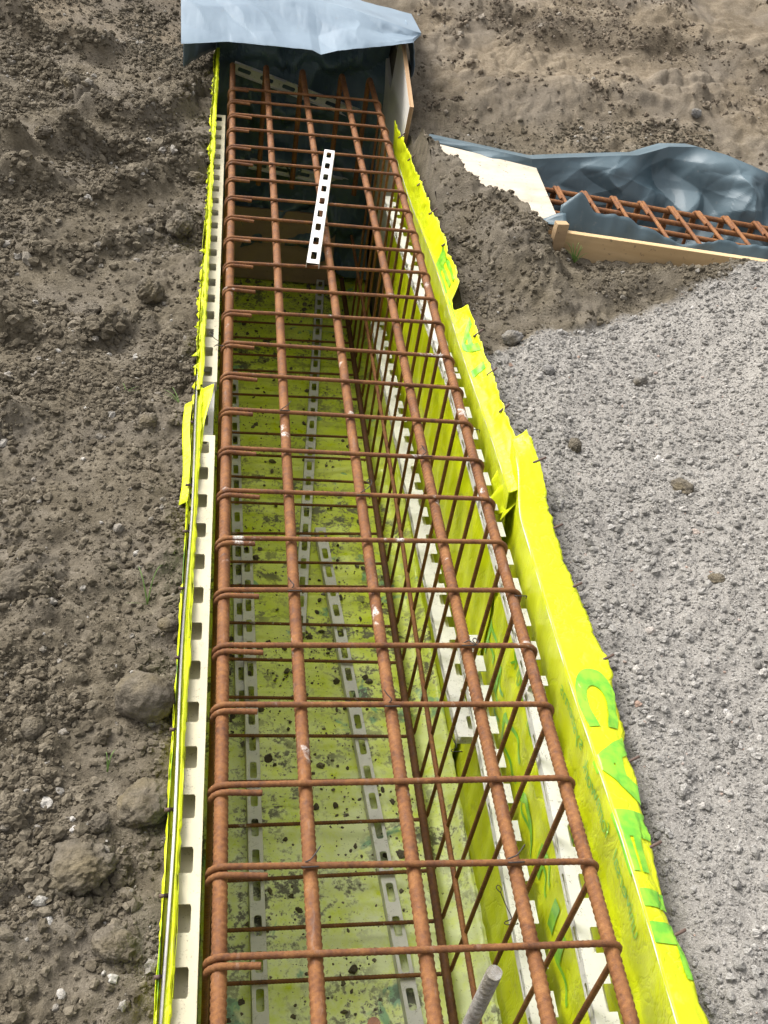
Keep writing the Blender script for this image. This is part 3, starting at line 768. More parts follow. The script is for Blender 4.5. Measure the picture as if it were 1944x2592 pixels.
def place_axis(o, p0, p1, roll=0.0):
    p0 = Vector(p0); p1 = Vector(p1)
    y = (p1 - p0).normalized(); x = Vector((1, 0, 0)); x = (x - y * x.dot(y)).normalized(); z = x.cross(y)
    m = Matrix((x, y, z)).transposed() @ Matrix.Rotation(roll, 3, 'Y')
    o.matrix_world = Matrix.Translation(p0) @ m.to_4x4()
    return (p1 - p0).length

def channel(name, label, prof, holes, p0, p1, mat, pitch=0.094, roll=0.0, cat='spacer channel', group=None):
    L = (Vector(p1) - Vector(p0)).length
    o = slotted(name, L, prof, holes, pitch, mat)
    place_axis(o, p0, p1, roll)
    return tag(o, label, cat, group)

# wall channels: bottom flange, slotted face, notched top flange (a=outwards, b=up)
WP = [(0.036, -0.026), (0.0, -0.026), (0.0, 0.0), (0.040, 0.0)]
WP2 = [(0.05, -0.026), (0.0, -0.026), (0.0, 0.0), (0.056, 0.0)]
WH = {1: (0.28, 0.78, 0.056, False), 2: (0.58, 1.0, 0.044, True)}
LP_ = [(-0.032, -0.026), (0.0, -0.026), (0.0, 0.0), (-0.034, 0.0)]
LH = {1: (0.28, 0.78, 0.056, False), 2: (0.36, 1.0, 0.044, True)}
FP = [(-0.021, -0.024), (-0.019, 0.0), (0.019, 0.0), (0.021, -0.024)]
FH = {1: (0.24, 0.76, 0.055, False)}
WX = 0.612
channel('spacer_channel', 'nearest length of white slotted channel high on the right yellow wall', WP, WH, (WX, -0.50, -0.275), (WX, 0.62, -0.138), M['white'])
channel('spacer_channel', 'middle length of white slotted channel high on the right yellow wall', WP, WH, (WX + 0.002, 0.60, -0.123), (WX, 1.76, -0.112), M['white'])
channel('spacer_channel', 'farthest length of white slotted channel high on the right yellow wall', WP, WH, (WX, 1.75, -0.120), (WX, 3.28, -0.262), M['white'])
channel('spacer_channel', 'white slotted channel low on the right wall ending in a cut end halfway along', WP2, WH, (WX - 0.002, 0.885, -0.672), (WX, 3.10, -0.775), M['white'])
channel('spacer_channel', 'nearest white slotted channel low on the right wall, mortar spattered, overlapping the far one', WP2, WH, (WX + 0.004, -0.50, -0.600), (WX + 0.004, 1.10, -0.515), M['white'])
LX = -0.0285
channel('spacer_channel', 'cream notched channel along the left edge of the trench, nearest length', LP_, LH, (LX, -0.54, -0.012), (LX, 1.26, -0.006), M['cream'])
channel('spacer_channel', 'short grey notched channel piece bridging the gap on the left edge', LP_, LH, (LX - 0.006, 1.20, -0.034), (LX - 0.004, 1.62, -0.030), M['greyp'])
channel('spacer_channel', 'cream notched channel along the left edge of the trench, farthest length', LP_, LH, (LX, 1.47, -0.008), (LX, 3.36, -0.03), M['cream'])
ZF = -1.074
channel('floor_channel', 'grey slotted strip on the trench floor at left, near length', FP, FH, (0.125, -0.1, ZF), (0.090, 2.02, ZF), M['greyp'])
channel('floor_channel', 'grey slotted strip on the trench floor against the left wall, far length', FP, FH, (0.075, 1.30, ZF - 0.008), (0.035, 3.2, ZF - 0.008), M['greyp'])
channel('floor_channel', 'grey slotted strip slanting along the trench floor at right', FP, FH, (0.515, -0.02, ZF), (0.362, 2.12, ZF), M['greyp'])
channel('floor_channel', 'grey slotted strip in the middle of the trench floor running to the far end', FP, FH, (0.262, 1.62, ZF - 0.006), (0.478, 4.1, ZF - 0.006), M['greyp'])
channel('loose_channel', 'short bright white strip with square holes lying loose on top of the cage', [(-0.0190, -0.016), (-0.0180, 0.0), (0.0180, 0.0), (0.0190, -0.016)], {1: (0.26, 0.74, 0.050, False)}, (0.240, 2.075, 0.0225), (0.347, 2.955, 0.0225), M['white'], 0.0985)
# channels hanging at the far end
def cross_channel(label, p0, p1, mat):
    o = slotted('end_channel', (Vector(p1) - Vector(p0)).length, [(0.012, -0.030), (0.0, -0.030), (0.0, 0.026), (0.022, 0.03)], {1: (0.22, 0.62, 0.06, False), 2: (0.4, 1, 0.05, True)}, 0.105, mat)
    p0 = Vector(p0); p1 = Vector(p1)
    y = (p1 - p0).normalized(); z = Vector((0, -0.35, 1)); z = (z - y * z.dot(y)).normalized(); x = y.cross(z)
    o.matrix_world = Matrix.Translation(p0) @ Matrix((x, y, z)).transposed().to_4x4()
    return tag(o, label, 'spacer channel')
cross_channel('dull slotted channel sloping across the dark tarpaulin behind the bar bends', (0.0, 4.12, -0.085), (0.645, 4.12, -0.262), M['greyp'])
cross_channel('dull slotted channel lying low across the far end of the trench', (0.09, 4.12, -0.52), (0.70, 4.12, -0.60), M['greyp'])

# ------------------------------------------------------------------ yellow formwork film
def right_film(Y, V, near=True):
    """V 0..1 wall from floor to ridge, 1..2 flap outwards"""
    Y = np.asarray(Y, float); V = np.asarray(V, float)
    if near:
        zr = -0.022 + 0.003 * np.sin(Y * 9) + 0.05 * sstep(1.02, 1.2, Y); xr = 0.660 + 0.003 * np.sin(Y * 5 + 1) + 0.014 * sstep(0.98, 1.15, Y)
        xe = np.interp(Y, [-0.6, -0.1, 0.08, 0.357, 0.595, 0.737, 1.04, 1.18, 1.26], [0.74, 0.724, 0.714, 0.738, 0.762, 0.750, 0.742, 0.73, 0.705])
        ze = np.interp(Y, [-0.6, 0.0, 0.6, 1.0, 1.18, 1.26], [-0.055, -0.05, -0.05, -0.04, 0.03, 0.075])
    else:
        zr = np.interp(Y, [1.1, 1.375, 2.19, 3.1, 3.55], [-0.045, -0.054, -0.074, -0.13, -0.155]); xr = 0.660 + 0.003 * np.sin(Y * 6)
        xe = np.interp(Y, [1.1, 1.48, 1.84, 2.21, 2.735, 3.32, 3.5], [0.705, 0.706, 0.705, 0.697, 0.685, 0.662, 0.645])
        ze = np.interp(Y, [1.1, 1.5, 2.5, 3.3, 3.5], [-0.01, -0.012, -0.015, -0.02, -0.01])
    w = np.clip(V, 0, 1); fl = np.clip(V - 1, 0, None)
    bz = -1.125
    z = bz + (zr - bz) * w
    x = np.interp(w, [0, 0.35, 0.85, 1.0], [0.040, 0.042, 0.016, 0.0]) + xr
    # folds of the film between the wires
    amp = np.sin(np.clip(w, 0, 1) * math.pi) ** 0.5
    x = x + 0.010 * amp * fbm(Y * 1.0, z * 0.55, 7.0, 3, 201 + near) + 0.0035 * amp * (1 - np.abs(np.sin(Y * 13 + z * 5 + 3 * fbm(Y, z, 3, 3, 207)))) + 0.004 * amp * np.sin(Y * 2 * math.pi / 0.10 + 2 * fbm(Y, z, 2, 2, 205))
    zz = np.round(z / 0.2) * 0.2
    x = x - 0.006 * np.exp(-((z - zz) / 0.012) ** 2) * (z < -0.06)
    k = fl
    jag = 1 + (0.05 if near else 0.03) * fbm(Y, Y * 0, 14, 3, 210 + near)
    x = x + (xe - xr) * k * jag
    z = z + (ze - zr) * (k ** 1.6)
    wr = (k > 0) * np.minimum(k, 1)
    u = Y * 1.0 + 0.05 * k
    z = z + wr * (0.011 * fbm(u, k * 0.12, 11, 3, 220) + 0.005 * (1 - np.abs(np.sin(u * 7 + 1.4 * k + 2 * fbm(u, k * 0, 5, 2, 221)))) * k)
    x = x + wr * 0.006 * fbm(u, k * 0.2, 22, 2, 225)
    return np.stack([x, Y + 0 * V, z], -1)

def film_sheet(Y0, Y1, near, name, parent, dy=0.0075, tear=None):
    ys = np.arange(Y0, Y1 + 1e-6, dy)
    v = np.concatenate([np.linspace(0, 0.8, 36), np.linspace(0.815, 0.985, 14), [0.995, 1.0, 1.04], np.linspace(1.12, 1.94, 13)])
    YY, VV = np.meshgrid(ys, v, indexing='ij')
    # ragged outer edge: teeth between the wire ends
    edge = 1.94 + 0.10 * (vnoise(ys * 19, ys * 0, 230 + near) - 0.5) - 0.05 * np.exp(-(((ys / 0.148) % 1 - 0.5) / 0.09) ** 2) + 0.06 * (vnoise(ys * 130, ys * 0, 233) - 0.5)
    if tear is not None:
        edge = edge - tear[2] * np.exp(-((ys - tear[0]) / tear[1]) ** 4)
    VV = np.where(VV > 1.04, 1.04 + (VV - 1.04) * ((edge[:, None] - 1.04) / 0.90), VV)
    return sheet_obj(name, right_film(YY, VV, near), M['film'], parent, thick=0.0007)

def print_letters(text, y_start, y_end, v0, v1, near, parent, reverse, slant=0.0, bold=0.0, lift=0.0022):
    """print text on the film; y runs along the trench, v up the profile"""
    cu = bpy.data.curves.new('print', 'FONT'); cu.body = text; cu.size = 1.0; cu.offset = bold
    ob = bpy.data.objects.new('print', cu); col.objects.link(ob)
    dg = bpy.context.evaluated_depsgraph_get()
    me = bpy.data.meshes.new_from_object(ob.evaluated_get(dg))
    bpy.data.objects.remove(ob)
    bm = bmesh.new(); bm.from_mesh(me)
    bmesh.ops.triangulate(bm, faces=bm.faces[:])
    xs = [q.co.x for q in bm.verts]; w = max(xs) - min(xs); x0 = min(xs)
    ylo = min(q.co.y for q in bm.verts); yh = max(q.co.y for q in bm.verts)
    sc = abs(y_end - y_start) / w
    for it in range(5):
        lim = 0.012 / sc
        el = [e for e in bm.edges if e.calc_length() > lim]
        if not el: break
        bmesh.ops.subdivide_edges(bm, edges=el, cuts=1)
        bmesh.ops.triangulate(bm, faces=[f_ for f_ in bm.faces if len(f_.verts) > 3])
    co = np.array([q.co[:] for q in bm.verts])
    tx = (co[:, 0] - x0) / w; ty = (co[:, 1] - ylo) / (yh - ylo)
    Yc = y_start + (y_end - y_start) * (tx + slant * ty); Vc = v0 + (v1 - v0) * ty
    e = 1e-3
    p = right_film(Yc, Vc, near)
    du = right_film(Yc + e, Vc, near) - p; dv = right_film(Yc, Vc + e, near) - p
    nn = np.cross(du, dv); nn /= np.linalg.norm(nn, axis=1)[:, None]
    # the side that looks into the trench / up
    s = np.sign(nn[:, 2] * 1.0 - nn[:, 0] * 0.8); nn *= s[:, None]
    p = p + nn * lift
    for q, c in zip(bm.verts, p): q.co = c
    me2 = bpy.data.meshes.new('lettering'); bm.to_mesh(me2); bm.free(); bpy.data.meshes.remove(me)
    me2.materials.append(M['print'])
    me2.polygons.foreach_set('use_smooth', [True] * len(me2.polygons))
    o = bpy.data.objects.new('lettering', me2); col.objects.link(o); o.parent = parent
    return o

def wire_end(p, d, r, parent, L=0.03):
    d = np.array(d, float); d /= np.linalg.norm(d)
    me_ = tube_mesh('wire_end', [tuple(np.array(p) - d * L * 0.6), tuple(np.array(p) + d * L)], r, 8, 0.01, mat=M['wireend'])
    return inst('wire_end', me_, parent)

pn = thing('film_formwork', 'near yellow film formwork panel on the right with green lettering on its folded edge', 'formwork', (0, 0, 0))
fn_ = film_sheet(-0.62, 1.245, True, 'film', pn)
pf = thing('film_formwork', 'far yellow film formwork panel on the right, torn edge beside the dark soil', 'formwork', (0, 0, 0))
ff_ = film_sheet(1.12, 3.46, False, 'film', pf, 0.009, tear=(2.03, 0.055, 0.62))
for y in (0.03, 0.185, 0.36, 0.60, 0.80, 0.985, 1.16):
    e = right_film(np.array([y]), np.array([1.9]), True)[0]
    wire_end(e, (0.8, 0.25, 0.25), 0.0028, pn, 0.022)
for y in (1.24, 1.42, 1.60, 1.80, 2.36, 2.62, 2.86, 3.10, 3.32):
    e = right_film(np.array([y]), np.array([1.88]), False)[0]
    wire_end(e, (0.75, 0.3, 0.55), 0.0030, pf, 0.022)
# crumpled end of the near panel
ua, va = np.meshgrid(np.linspace(0, 1, 26), np.linspace(0, 1, 16), indexing='ij')
cr = np.stack([0.648 + 0.075 * va + 0.010 * np.sin(ua * 9 + 2 * va), 1.10 + 0.15 * ua + 0.03 * va, -0.12 + 0.11 * va + 0.05 * ua * va - 0.02 * ua + 0.012 * np.sin(ua * 14 + va * 3)], -1)
sheet_obj('crumpled_end', cr, M['film'], pn, thick=0.0007)
# ridge wire under the fold
for par, y0, y1, nr in ((pn, -0.6, 1.18, True), (pf, 1.14, 3.4, False)):
    ys = np.linspace(y0, y1, 60)
    pts = right_film(ys, np.full(60, 1.0), nr) + np.array([0.0025, 0, -0.0070])
    inst('ridge_wire', tube_mesh('ridge_wire', pts, 0.0028, 8, 0.02, mat=M['wire']), par)
# print on the panels (seen from the back of the sheet, so it reads mirrored)
print_letters('universal', 0.055, 0.20, 0.925, 0.958, True, fn_, False)
print_letters('formwork', 0.235, 0.39, 0.928, 0.965, True, fn_, False)
print_letters('systems', 0.415, 0.56, 0.930, 0.966, True, fn_, False)
for ch, a, b, v0, v1, sl in (('C', 0.575, 0.435, 1.92, 1.0, 0.12), ('A', 0.415, 0.265, 1.92, 0.985, 0.0), ('F', 0.245, 0.13, 1.92, 0.985, 0.0), ('I', 0.10, 0.07, 1.9, 1.0, 0.0), ('L', 0.045, -0.04, 1.88, 1.0, 0.0)):
    print_letters(ch, a, b, v0, v1, True, fn_, True, sl, 0.055)
for ch, a, b, v0, v1 in (('E', 2.36, 2.14, 1.80, 1.08), ('C', 2.10, 1.93, 1.24, 1.04), ('A', 1.91, 1.72, 1.82, 1.06), ('I', 1.665, 1.63, 1.78, 1.10)):
    print_letters(ch, a, b, v0, v1, False, ff_, True, 0.15, 0.03)
print_letters('universal', 0.30, 0.55, 0.74, 0.80, True, fn_, False)
print_letters('PECAFIL', 1.10, 0.15, 0.50, 0.60, True, fn_, True)
print_letters('formwork', 0.62, 0.86, 0.70, 0.76, True, fn_, False)

# left panels, seen almost edge on
def left_film(Y, V, off=0.0, top=0.0, seed=0):
    z = -1.12 + (1.12 + top) * V
    x = -0.066 - off + 0.004 * fbm(Y, z, 6, 3, 240 + seed) * V + 0.003 * np.sin(Y * 11) * (V > 0.9)
    return np.stack([x, Y + 0 * V, z + 0 * Y], -1)
def left_sheet(name, Y0, Y1, off, top, parent, seed, rag=0.012, lean=0.0, mat='film'):
    ys = np.arange(Y0, Y1, 0.008); v = np.concatenate([np.linspace(0, 0.9, 12), np.linspace(0.93, 1.0, 8)])
    YY, VV = np.meshgrid(ys, v, indexing='ij')
    tp = top + rag * (vnoise(ys * 22, ys * 0, 250 + seed) - 0.4) + rag * 0.7 * (vnoise(ys * 90, ys * 0, 255 + seed) - 0.5)
    P = left_film(YY, VV, off, tp[:, None], seed)
    P[..., 0] += lean * (np.clip(VV - 0.9, 0, 1) / 0.1) ** 1.5 * (0.4 + 1.2 * vnoise(YY * 7, YY * 0, 260 + seed))
    return sheet_obj(name, P, M[mat], parent, thick=0.0007)
ln = thing('film_formwork', 'near yellow film formwork panel along the left edge with a bare wire on top', 'formwork')
left_sheet('film', -0.62, 1.46, 0.0, 0.006, ln, 1, 0.010, 0.003)
left_sheet('outer_film', -0.62, 1.40, 0.012, -0.004, ln, 2, 0.016, -0.006)
pts = np.array([(-0.0735 + 0.0025 * math.sin(y * 8), y, 0.008 + 0.003 * math.sin(y * 5)) for y in np.linspace(-0.6, 1.52, 50)])
inst('edge_wire', tube_mesh('edge_wire', pts, 0.0025, 8, 0.02, mat=M['wire']), ln)
for y in (-0.02, 0.10, 0.245, 0.40, 0.56, 0.735, 0.90, 1.05, 1.28):
    wire_end((-0.079, y, 0.004), (-0.9, -0.1, 0.15), 0.0033, ln, 0.009)
for y0, ln_ in ((0.18, 0.20), (-0.08, 0.22), (0.44, 0.16), (0.70, 0.2)):
    q = np.array([[(-0.0800 - 0.002 * math.sin(t * 3.1), y0 + ln_ * t, -0.03 + 0.030 * s + 0.004 * math.sin(t * 3.1)) for s in (0, 0.5, 1)] for t in np.linspace(0, 1, 14)])
    sheet_obj('green_print_patch', q, M['print'], ln, thick=0.0006)
lf = thing('film_formwork', 'far yellow film formwork panel along the left edge with frayed top', 'formwork')
left_sheet('film', 1.38, 4.05, 0.002, 0.010, lf, 3, 0.014, 0.004)
left_sheet('outer_film', 1.42, 4.0, 0.008, 0.016, lf, 4, 0.016, -0.004)
def lip(parent, Y0, Y1, xi, xo, zi, zo, seed, nm='folded_edge'):
    ys = np.arange(Y0, Y1, 0.007); w = np.linspace(0, 1, 6)
    YY, WW = np.meshgrid(ys, w, indexing='ij')
    rg = 0.8 + 0.5 * (vnoise(ys * 16, ys * 0, seed) - 0.5) + 0.5 * (vnoise(ys * 70, ys * 0, seed + 1) - 0.5)
    P = np.stack([xi + (xo - xi) * WW * rg[:, None], YY, zi + (zo - zi) * WW ** 1.5 + 0.004 * fbm(YY, WW, 9, 2, seed + 2)], -1)
    return sheet_obj(nm, P, M['film'], parent, thick=0.0008)
lip(ln, -0.62, 1.42, -0.0662, -0.0590, 0.012, 0.006, 700)
lip(ln, -0.62, 1.40, -0.0645, -0.0815, 0.003, 0.002, 703)
lip(ln, -0.62, 1.38, -0.0775, -0.0845, 0.004, -0.006, 705)
lip(lf, 1.42, 4.02, -0.0670, -0.0600, 0.018, 0.014, 710)
lip(lf, 1.40, 4.02, -0.0670, -0.0860, 0.018, 0.004, 715)
# torn tongue where the two panels meet
ua, va = np.meshgrid(np.linspace(0, 1, 16), np.linspace(0, 1, 8), indexing='ij')
tg = np.stack([-0.082 + 0.046 * va * (0.35 + 0.65 * ua) + 0.003 * np.sin(ua * 9), 1.14 + 0.27 * ua, -0.01 + 0.035 * va * ua + 0.006 * np.sin(ua * 7 + va * 2)], -1)
sheet_obj('torn_tongue', tg, M['film'], lf, thick=0.0008)
tg2 = tg.copy(); tg2[..., 0] = -0.100 + 0.018 * va + 0.004 * np.sin(ua * 6); tg2[..., 1] = 1.00 + 0.36 * ua; tg2[..., 2] = -0.012 + 0.012 * va + 0.01 * ua
sheet_obj('torn_tongue', tg2, M['film'], lf, thick=0.0008)
# frayed tabs on the far panel edge
for k, y in enumerate((1.50, 1.56, 1.64, 1.70, 1.84, 1.93, 2.12, 2.42, 2.70, 3.3, 3.5)):
    s_ = 0.010 + 0.012 * random.random()
    q = np.array([[(-0.074 - s_ * t * (0.6 + 0.4 * math.sin(w * 3.1)), y + 0.03 * (w - 0.5) * (1.2 - t), 0.012 + 0.006 * math.sin(t * 3 + k)) for w in (0, 0.25, 0.5, 0.75, 1)] for t in (0, 0.3, 0.6, 0.85, 1.0)])
    sheet_obj('frayed_tab', q, M['film'], lf, thick=0.0007)

# floor film
ys = np.arange(-0.62, 4.30, 0.011); xs = np.linspace(-0.075, 0.70, 58)
YY, XX = np.meshgrid(ys, xs, indexing='ij')
zz = -1.118 + 0.010 * fbm(XX, YY, 6, 3, 270)
zz = zz + 0.0055 * np.exp(-(((YY / 0.104) % 1 - 0.5) / 0.10) ** 2) + 0.004 * sstep(0.05, 0.12, np.abs(((XX + 0.03) / 0.17) % 1 - 0.5) * 0.3)
zz = zz + 0.05 * sstep(0.64, 0.70, XX) + 0.05 * sstep(-0.03, -0.075, XX)
fo = sheet_obj('floor_film', np.stack([XX, YY, zz], -1), M['floorfilm'], thick=0.0008)
tag(fo, 'far length of yellow green film on the trench floor, running under the near one', 'film')
# overlapping near length of floor film
ys = np.arange(-0.62, 0.945, 0.011); xs = np.linspace(-0.03, 0.69, 60)
YY, XX = np.meshgrid(ys, xs, indexing='ij')
YY = YY + (0.03 * np.sin(XX * 9) + 0.012 * fbm(XX, YY, 12, 3, 275)) * sstep(0.7, 0.94, YY)
z2 = -1.107 + 0.010 * fbm(XX, YY, 6, 3, 270) + 0.0055 * np.exp(-(((YY / 0.104) % 1 - 0.5) / 0.10) ** 2) + 0.004 * (1 - np.abs(np.sin(XX * 7 + YY * 4 + 2 * fbm(XX, YY, 2, 2, 276)))) + 0.05 * sstep(0.64, 0.70, XX)
z2 = z2 + 0.008 * sstep(0.88, 0.94, YY) * (0.5 + fbm(XX, YY, 8, 2, 277))
fo2 = sheet_obj('floor_film', np.stack([XX, YY, z2], -1), M['floorfilm'], thick=0.0008)
tag(fo2, 'near length of soiled film on the trench floor, its end lapping over the far length', 'film')
# soil on the floor film
n = 6000
r = np.random.default_rng(88)
fx = r.uniform(-0.02, 0.58, n); fy = r.uniform(-0.1, 4.2, n)
k = fbm(fx, fy, 4.5, 3, 280) + 0.25 * np.exp(-((fx - 0.30) / 0.12) ** 2) + 0.2 * sstep(2.2, 3.6, fy)
m = r.random(n) < 0.12 + 0.88 * sstep(0.05, 0.35, k)
fx, fy = fx[m], fy[m]
S = pw(len(fx), 0.0012, 0.014, 2.5, 9)
fz = -1.112 + 0.010 * fbm(fx, fy, 6, 3, 270) + 0.006 * (fy < 0.94)
scatter('floor_crumbs', 'dark soil crumbs scattered over the film on the trench floor', 'soil crumbs', np.stack([fx, fy, fz], -1), S, M['soilcrumb'], 9, 0.6)

# ------------------------------------------------------------------ far end: tarpaulin, boards
def smooth_interp(u, us, pts):
    pts = np.asarray(pts, float)
    return np.stack([np.interp(u, us, pts[:, k]) for k in range(3)], -1)
def crease(x, y, f, seed):
    a = fbm(x, y, f, 3, seed)
    return np.abs(a)
ta = thing('tarpaulin', 'pale blue grey tarpaulin draped over the far end of the trench', 'tarpaulin', (0, 0, 0))
u = np.linspace(0, 1, 180); v = np.linspace(0, 1, 92)
front = smooth_interp(u, [0, 0.16, 0.5, 0.53, 0.6, 0.95, 1.0], [(-0.20, 3.43, 0.195), (-0.02, 3.51, 0.195), (0.30, 3.53, 0.19), (0.335, 3.52, 0.178), (0.40, 3.55, 0.19), (0.722, 3.70, 0.207), (0.765, 3.79, 0.215)])
crest = smooth_interp(u, [0, 0.45, 0.72, 0.92, 1.0], [(-0.22, 3.86, 0.30), (0.24, 3.92, 0.29), (0.50, 3.86, 0.265), (0.70, 3.79, 0.235), (0.768, 3.80, 0.22)])
backp = smooth_interp(u, [0, 0.5, 1.0], [(-0.26, 4.70, 0.12), (0.25, 4.75, 0.13), (0.82, 4.60, 0.12)])
Pt = np.zeros((180, 92, 3))
for j, t in enumerate(v):
    Pt[:, j] = front + (crest - front) * min(1, t / 0.5) if t <= 0.5 else crest + (backp - crest) * ((t - 0.5) / 0.5)
UU, VV = np.meshgrid(u, v, indexing='ij')
Pt[..., 2] += 0.016 * np.sin(np.clip(VV / 0.5, 0, 1) * math.pi) * (1 - np.abs(((UU * 3.1 + VV * 1.7 + 0.4 * fbm(UU, VV, 3, 2, 300)) % 1) - 0.5) * 2) - 0.010 * np.sin(np.clip(VV / 0.5, 0, 1) * math.pi) + 0.026 * np.sin(np.clip(VV / 0.5, 0, 1) * math.pi) ** 0.7 * lin(UU * 7 + VV * 2 + 0.3 * fbm(UU, VV, 4, 2, 303), VV * 4 - UU * 1.5, 301)
Pt[..., 1] += 0.006 * fbm(UU * 4, VV, 5, 3, 302)
sheet_obj('top_sheet', Pt, M['tarpsky'], ta, thick=0.0008, smooth=False)
# sheet falling down the outside of the plywood
v2 = np.linspace(0, 1, 20); u2 = np.linspace(0, 1, 24)
U2, V2 = np.meshgrid(u2, v2, indexing='ij')
side = np.stack([0.722 + 0.050 * np.sin(V2 * 1.6) * (0.4 + 0.6 * U2) + 0.006 * fbm(U2, V2, 4, 3, 305), 3.69 + 0.30 * U2, 0.208 - 0.27 * V2 * (0.45 + 0.55 * U2) + 0.01 * U2], -1)
sheet_obj('side_sheet', side, M['tarpsky'], ta, thick=0.0008)
# inner hanging sheet
u3 = np.linspace(0, 1, 100); v3 = np.linspace(0, 1, 90)
U3, V3 = np.meshgrid(u3, v3, indexing='ij')
fold = fbm(U3 * 2 + 0.3 * V3, V3 * 0.6, 3.0, 4, 310)
sag = np.maximum(0, 0.055 * np.cos((V3 * 5.2 + 1.2 * U3 * (1 - U3) + 0.5 * fold) * 2 * math.pi) * np.sin(U3 * math.pi) ** 0.7)
inner = np.stack([-0.09 + 0.79 * U3, 0.12 * lin(U3 * 6 + V3 * 3, V3 * 7 - U3 * 2, 312) + 4.23 - 0.10 * V3 * (0.5 + 0.5 * U3) - 0.9 * sag - 0.03 * np.abs(fold) - 0.06 * U3 * sstep(0.5, 1.0, U3), 0.10 - 1.14 * V3 * (1 - 0.03 * fold)], -1)
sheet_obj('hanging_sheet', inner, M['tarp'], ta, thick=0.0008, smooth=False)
ls = np.stack([-0.21 + 0.14 * U3[::4, ::6], 3.86 + 0.3 * U3[::4, ::6] + 0.02 * fold[::4, ::6], 0.22 - 0.26 * V3[::4, ::6]], -1)
sheet_obj('left_sheet', ls, M['tarpsky'], ta, thick=0.0008)

def ply(name, label, p, sx, sy, sz, rot, mat, edgemat=None):
    t = thing(name, label, 'plywood', p); t.rotation_euler = rot
    face = inst('face', box_mesh('face', sx, sy, sz, 0.0012, mat), t)
    return t, face
t, fc_ = ply('plywood_board', 'pale plywood board standing upright at the far right corner of the trench', (0.697, 3.66, -0.02), 0.0165, 0.50, 0.30, (R_(15.5), 0, 0), M['plypale'])
inst('edge_veneer', box_mesh('edge_veneer', 0.0172, 0.506, 0.0015, 0.0004, M['plyedge']), fc_, (0.0, 0, 0.1515))
inst('edge_veneer', box_mesh('edge_veneer', 0.0172, 0.0015, 0.30, 0.0004, M['plyedge']), fc_, (0.0, -0.2515, 0))
inst('lower_face', box_mesh('lower_face', 0.016, 0.9, 0.55, 0.001, M['plypale']), t, (0.0, 0.18, -0.40))
t, _ = ply('end_board', 'dark brown board standing low at the far end of the trench floor', (0.25, 4.10, -0.93), 0.56, 0.018, 0.36, (R_(-8), 0, R_(-3)), M['plydark'])

# ------------------------------------------------------------------ second trench on the right
c2 = thing('rebar_cage', 'smaller rusty rebar cage lying in the side trench under the dark tarpaulin', 'rebar cage', (1.19, 2.93, -0.40))
D2 = np.array([0.969, -0.232, 0.0]); S2 = np.array([0.03, -1.0, 0.0])
O2 = np.array([1.19, 2.93, -0.05])
C2L = np.array([1.19, 2.93, -0.40])
for k in range(4):
    a = O2 + S2 * (0.105 * k) - D2 * 0.12 - C2L; b = O2 + S2 * (0.105 * k) + D2 * 1.3 - C2L
    inst('longitudinal_bar', tube_mesh('longitudinal_bar', [tuple(a), tuple(b)], 0.0095, 9, 0.005, 0.013, 0.10, 1.3, M['rust']), c2)
for k in range(3):
    a = O2 + S2 * (0.01 + 0.15 * k) - D2 * 0.12 - C2L + (0, 0, -0.26); b = O2 + S2 * (0.01 + 0.15 * k) + D2 * 1.3 - C2L + (0, 0, -0.26)
    inst('bottom_bar', tube_mesh('bottom_bar', [tuple(a), tuple(b)], 0.0095, 8, 0.02, mat=M['rust']), c2)
w2 = 0.335
pp = [S2 * 0.1 + (0, 0, 0.012), S2 * -0.016 + (0, 0, 0.016), S2 * -0.016 + (0, 0, -0.29), S2 * w2 + (0, 0, -0.29), S2 * w2 + (0, 0, 0.016), S2 * -0.012 + (0.010, 0, 0.017), S2 * -0.014 + (0.010, 0, -0.1)]
s2me = tube_mesh('stirrup', fillet(np.array(pp), 0.022, 6), 0.0066, 9, 0.0035, 0.0098, 0.10, 1.0, M['rust'])
for k in range(-1, 12):
    p = O2 + D2 * (0.012 + 0.1085 * k + random.uniform(-0.006, 0.006)) - C2L
    inst('stirrup', s2me, c2, tuple(p), (0, 0, random.uniform(-0.03, 0.03)))
o = slotted('spacer_channel', 1.0, [(0.010, -0.05), (0.0, -0.03), (0.0, 0.006), (0.03, 0.014)], {1: (0.25, 0.75, 0.06, False)}, 0.10, M['greyp'])
p0 = Vector((1.20, 2.775, -0.125)); y = Vector((0.969, -0.232, -0.01)).normalized(); z = Vector((0, -0.5, 1)); z = (z - y * z.dot(y)).normalized(); x = y.cross(z)
o.matrix_world = Matrix.Translation(p0) @ Matrix((x, y, z)).transposed().to_4x4()
tag(o, 'grey slotted channel lying among the bars of the side trench', 'spacer channel')
# plywood lid
lid = thing('plywood_sheet', 'bright bare plywood sheet lying over the end of the side trench, half buried in soil', 'plywood', (0.915, 2.80, 0.0))
bm = bmesh.new()
cs = [(0.755, 3.152), (1.132, 2.985), (1.108, 2.46), (0.86, 2.60), (0.76, 3.03)]
vb = [bm.verts.new((a - 0.915, b - 2.80, -0.008)) for a, b in cs]; vt = [bm.verts.new((a - 0.915, b - 2.80, 0.010)) for a, b in cs]
bm.faces.new(vb); bm.faces.new(vt[::-1])
for i in range(5): bm.faces.new([vb[i], vt[i], vt[(i + 1) % 5], vb[(i + 1) % 5]][::-1])
bmesh.ops.recalc_face_normals(bm, faces=bm.faces)
me = bpy.data.meshes.new('board'); bm.to_mesh(me); bm.free(); me.materials.append(M['ply'])
inst('board', me, lid)
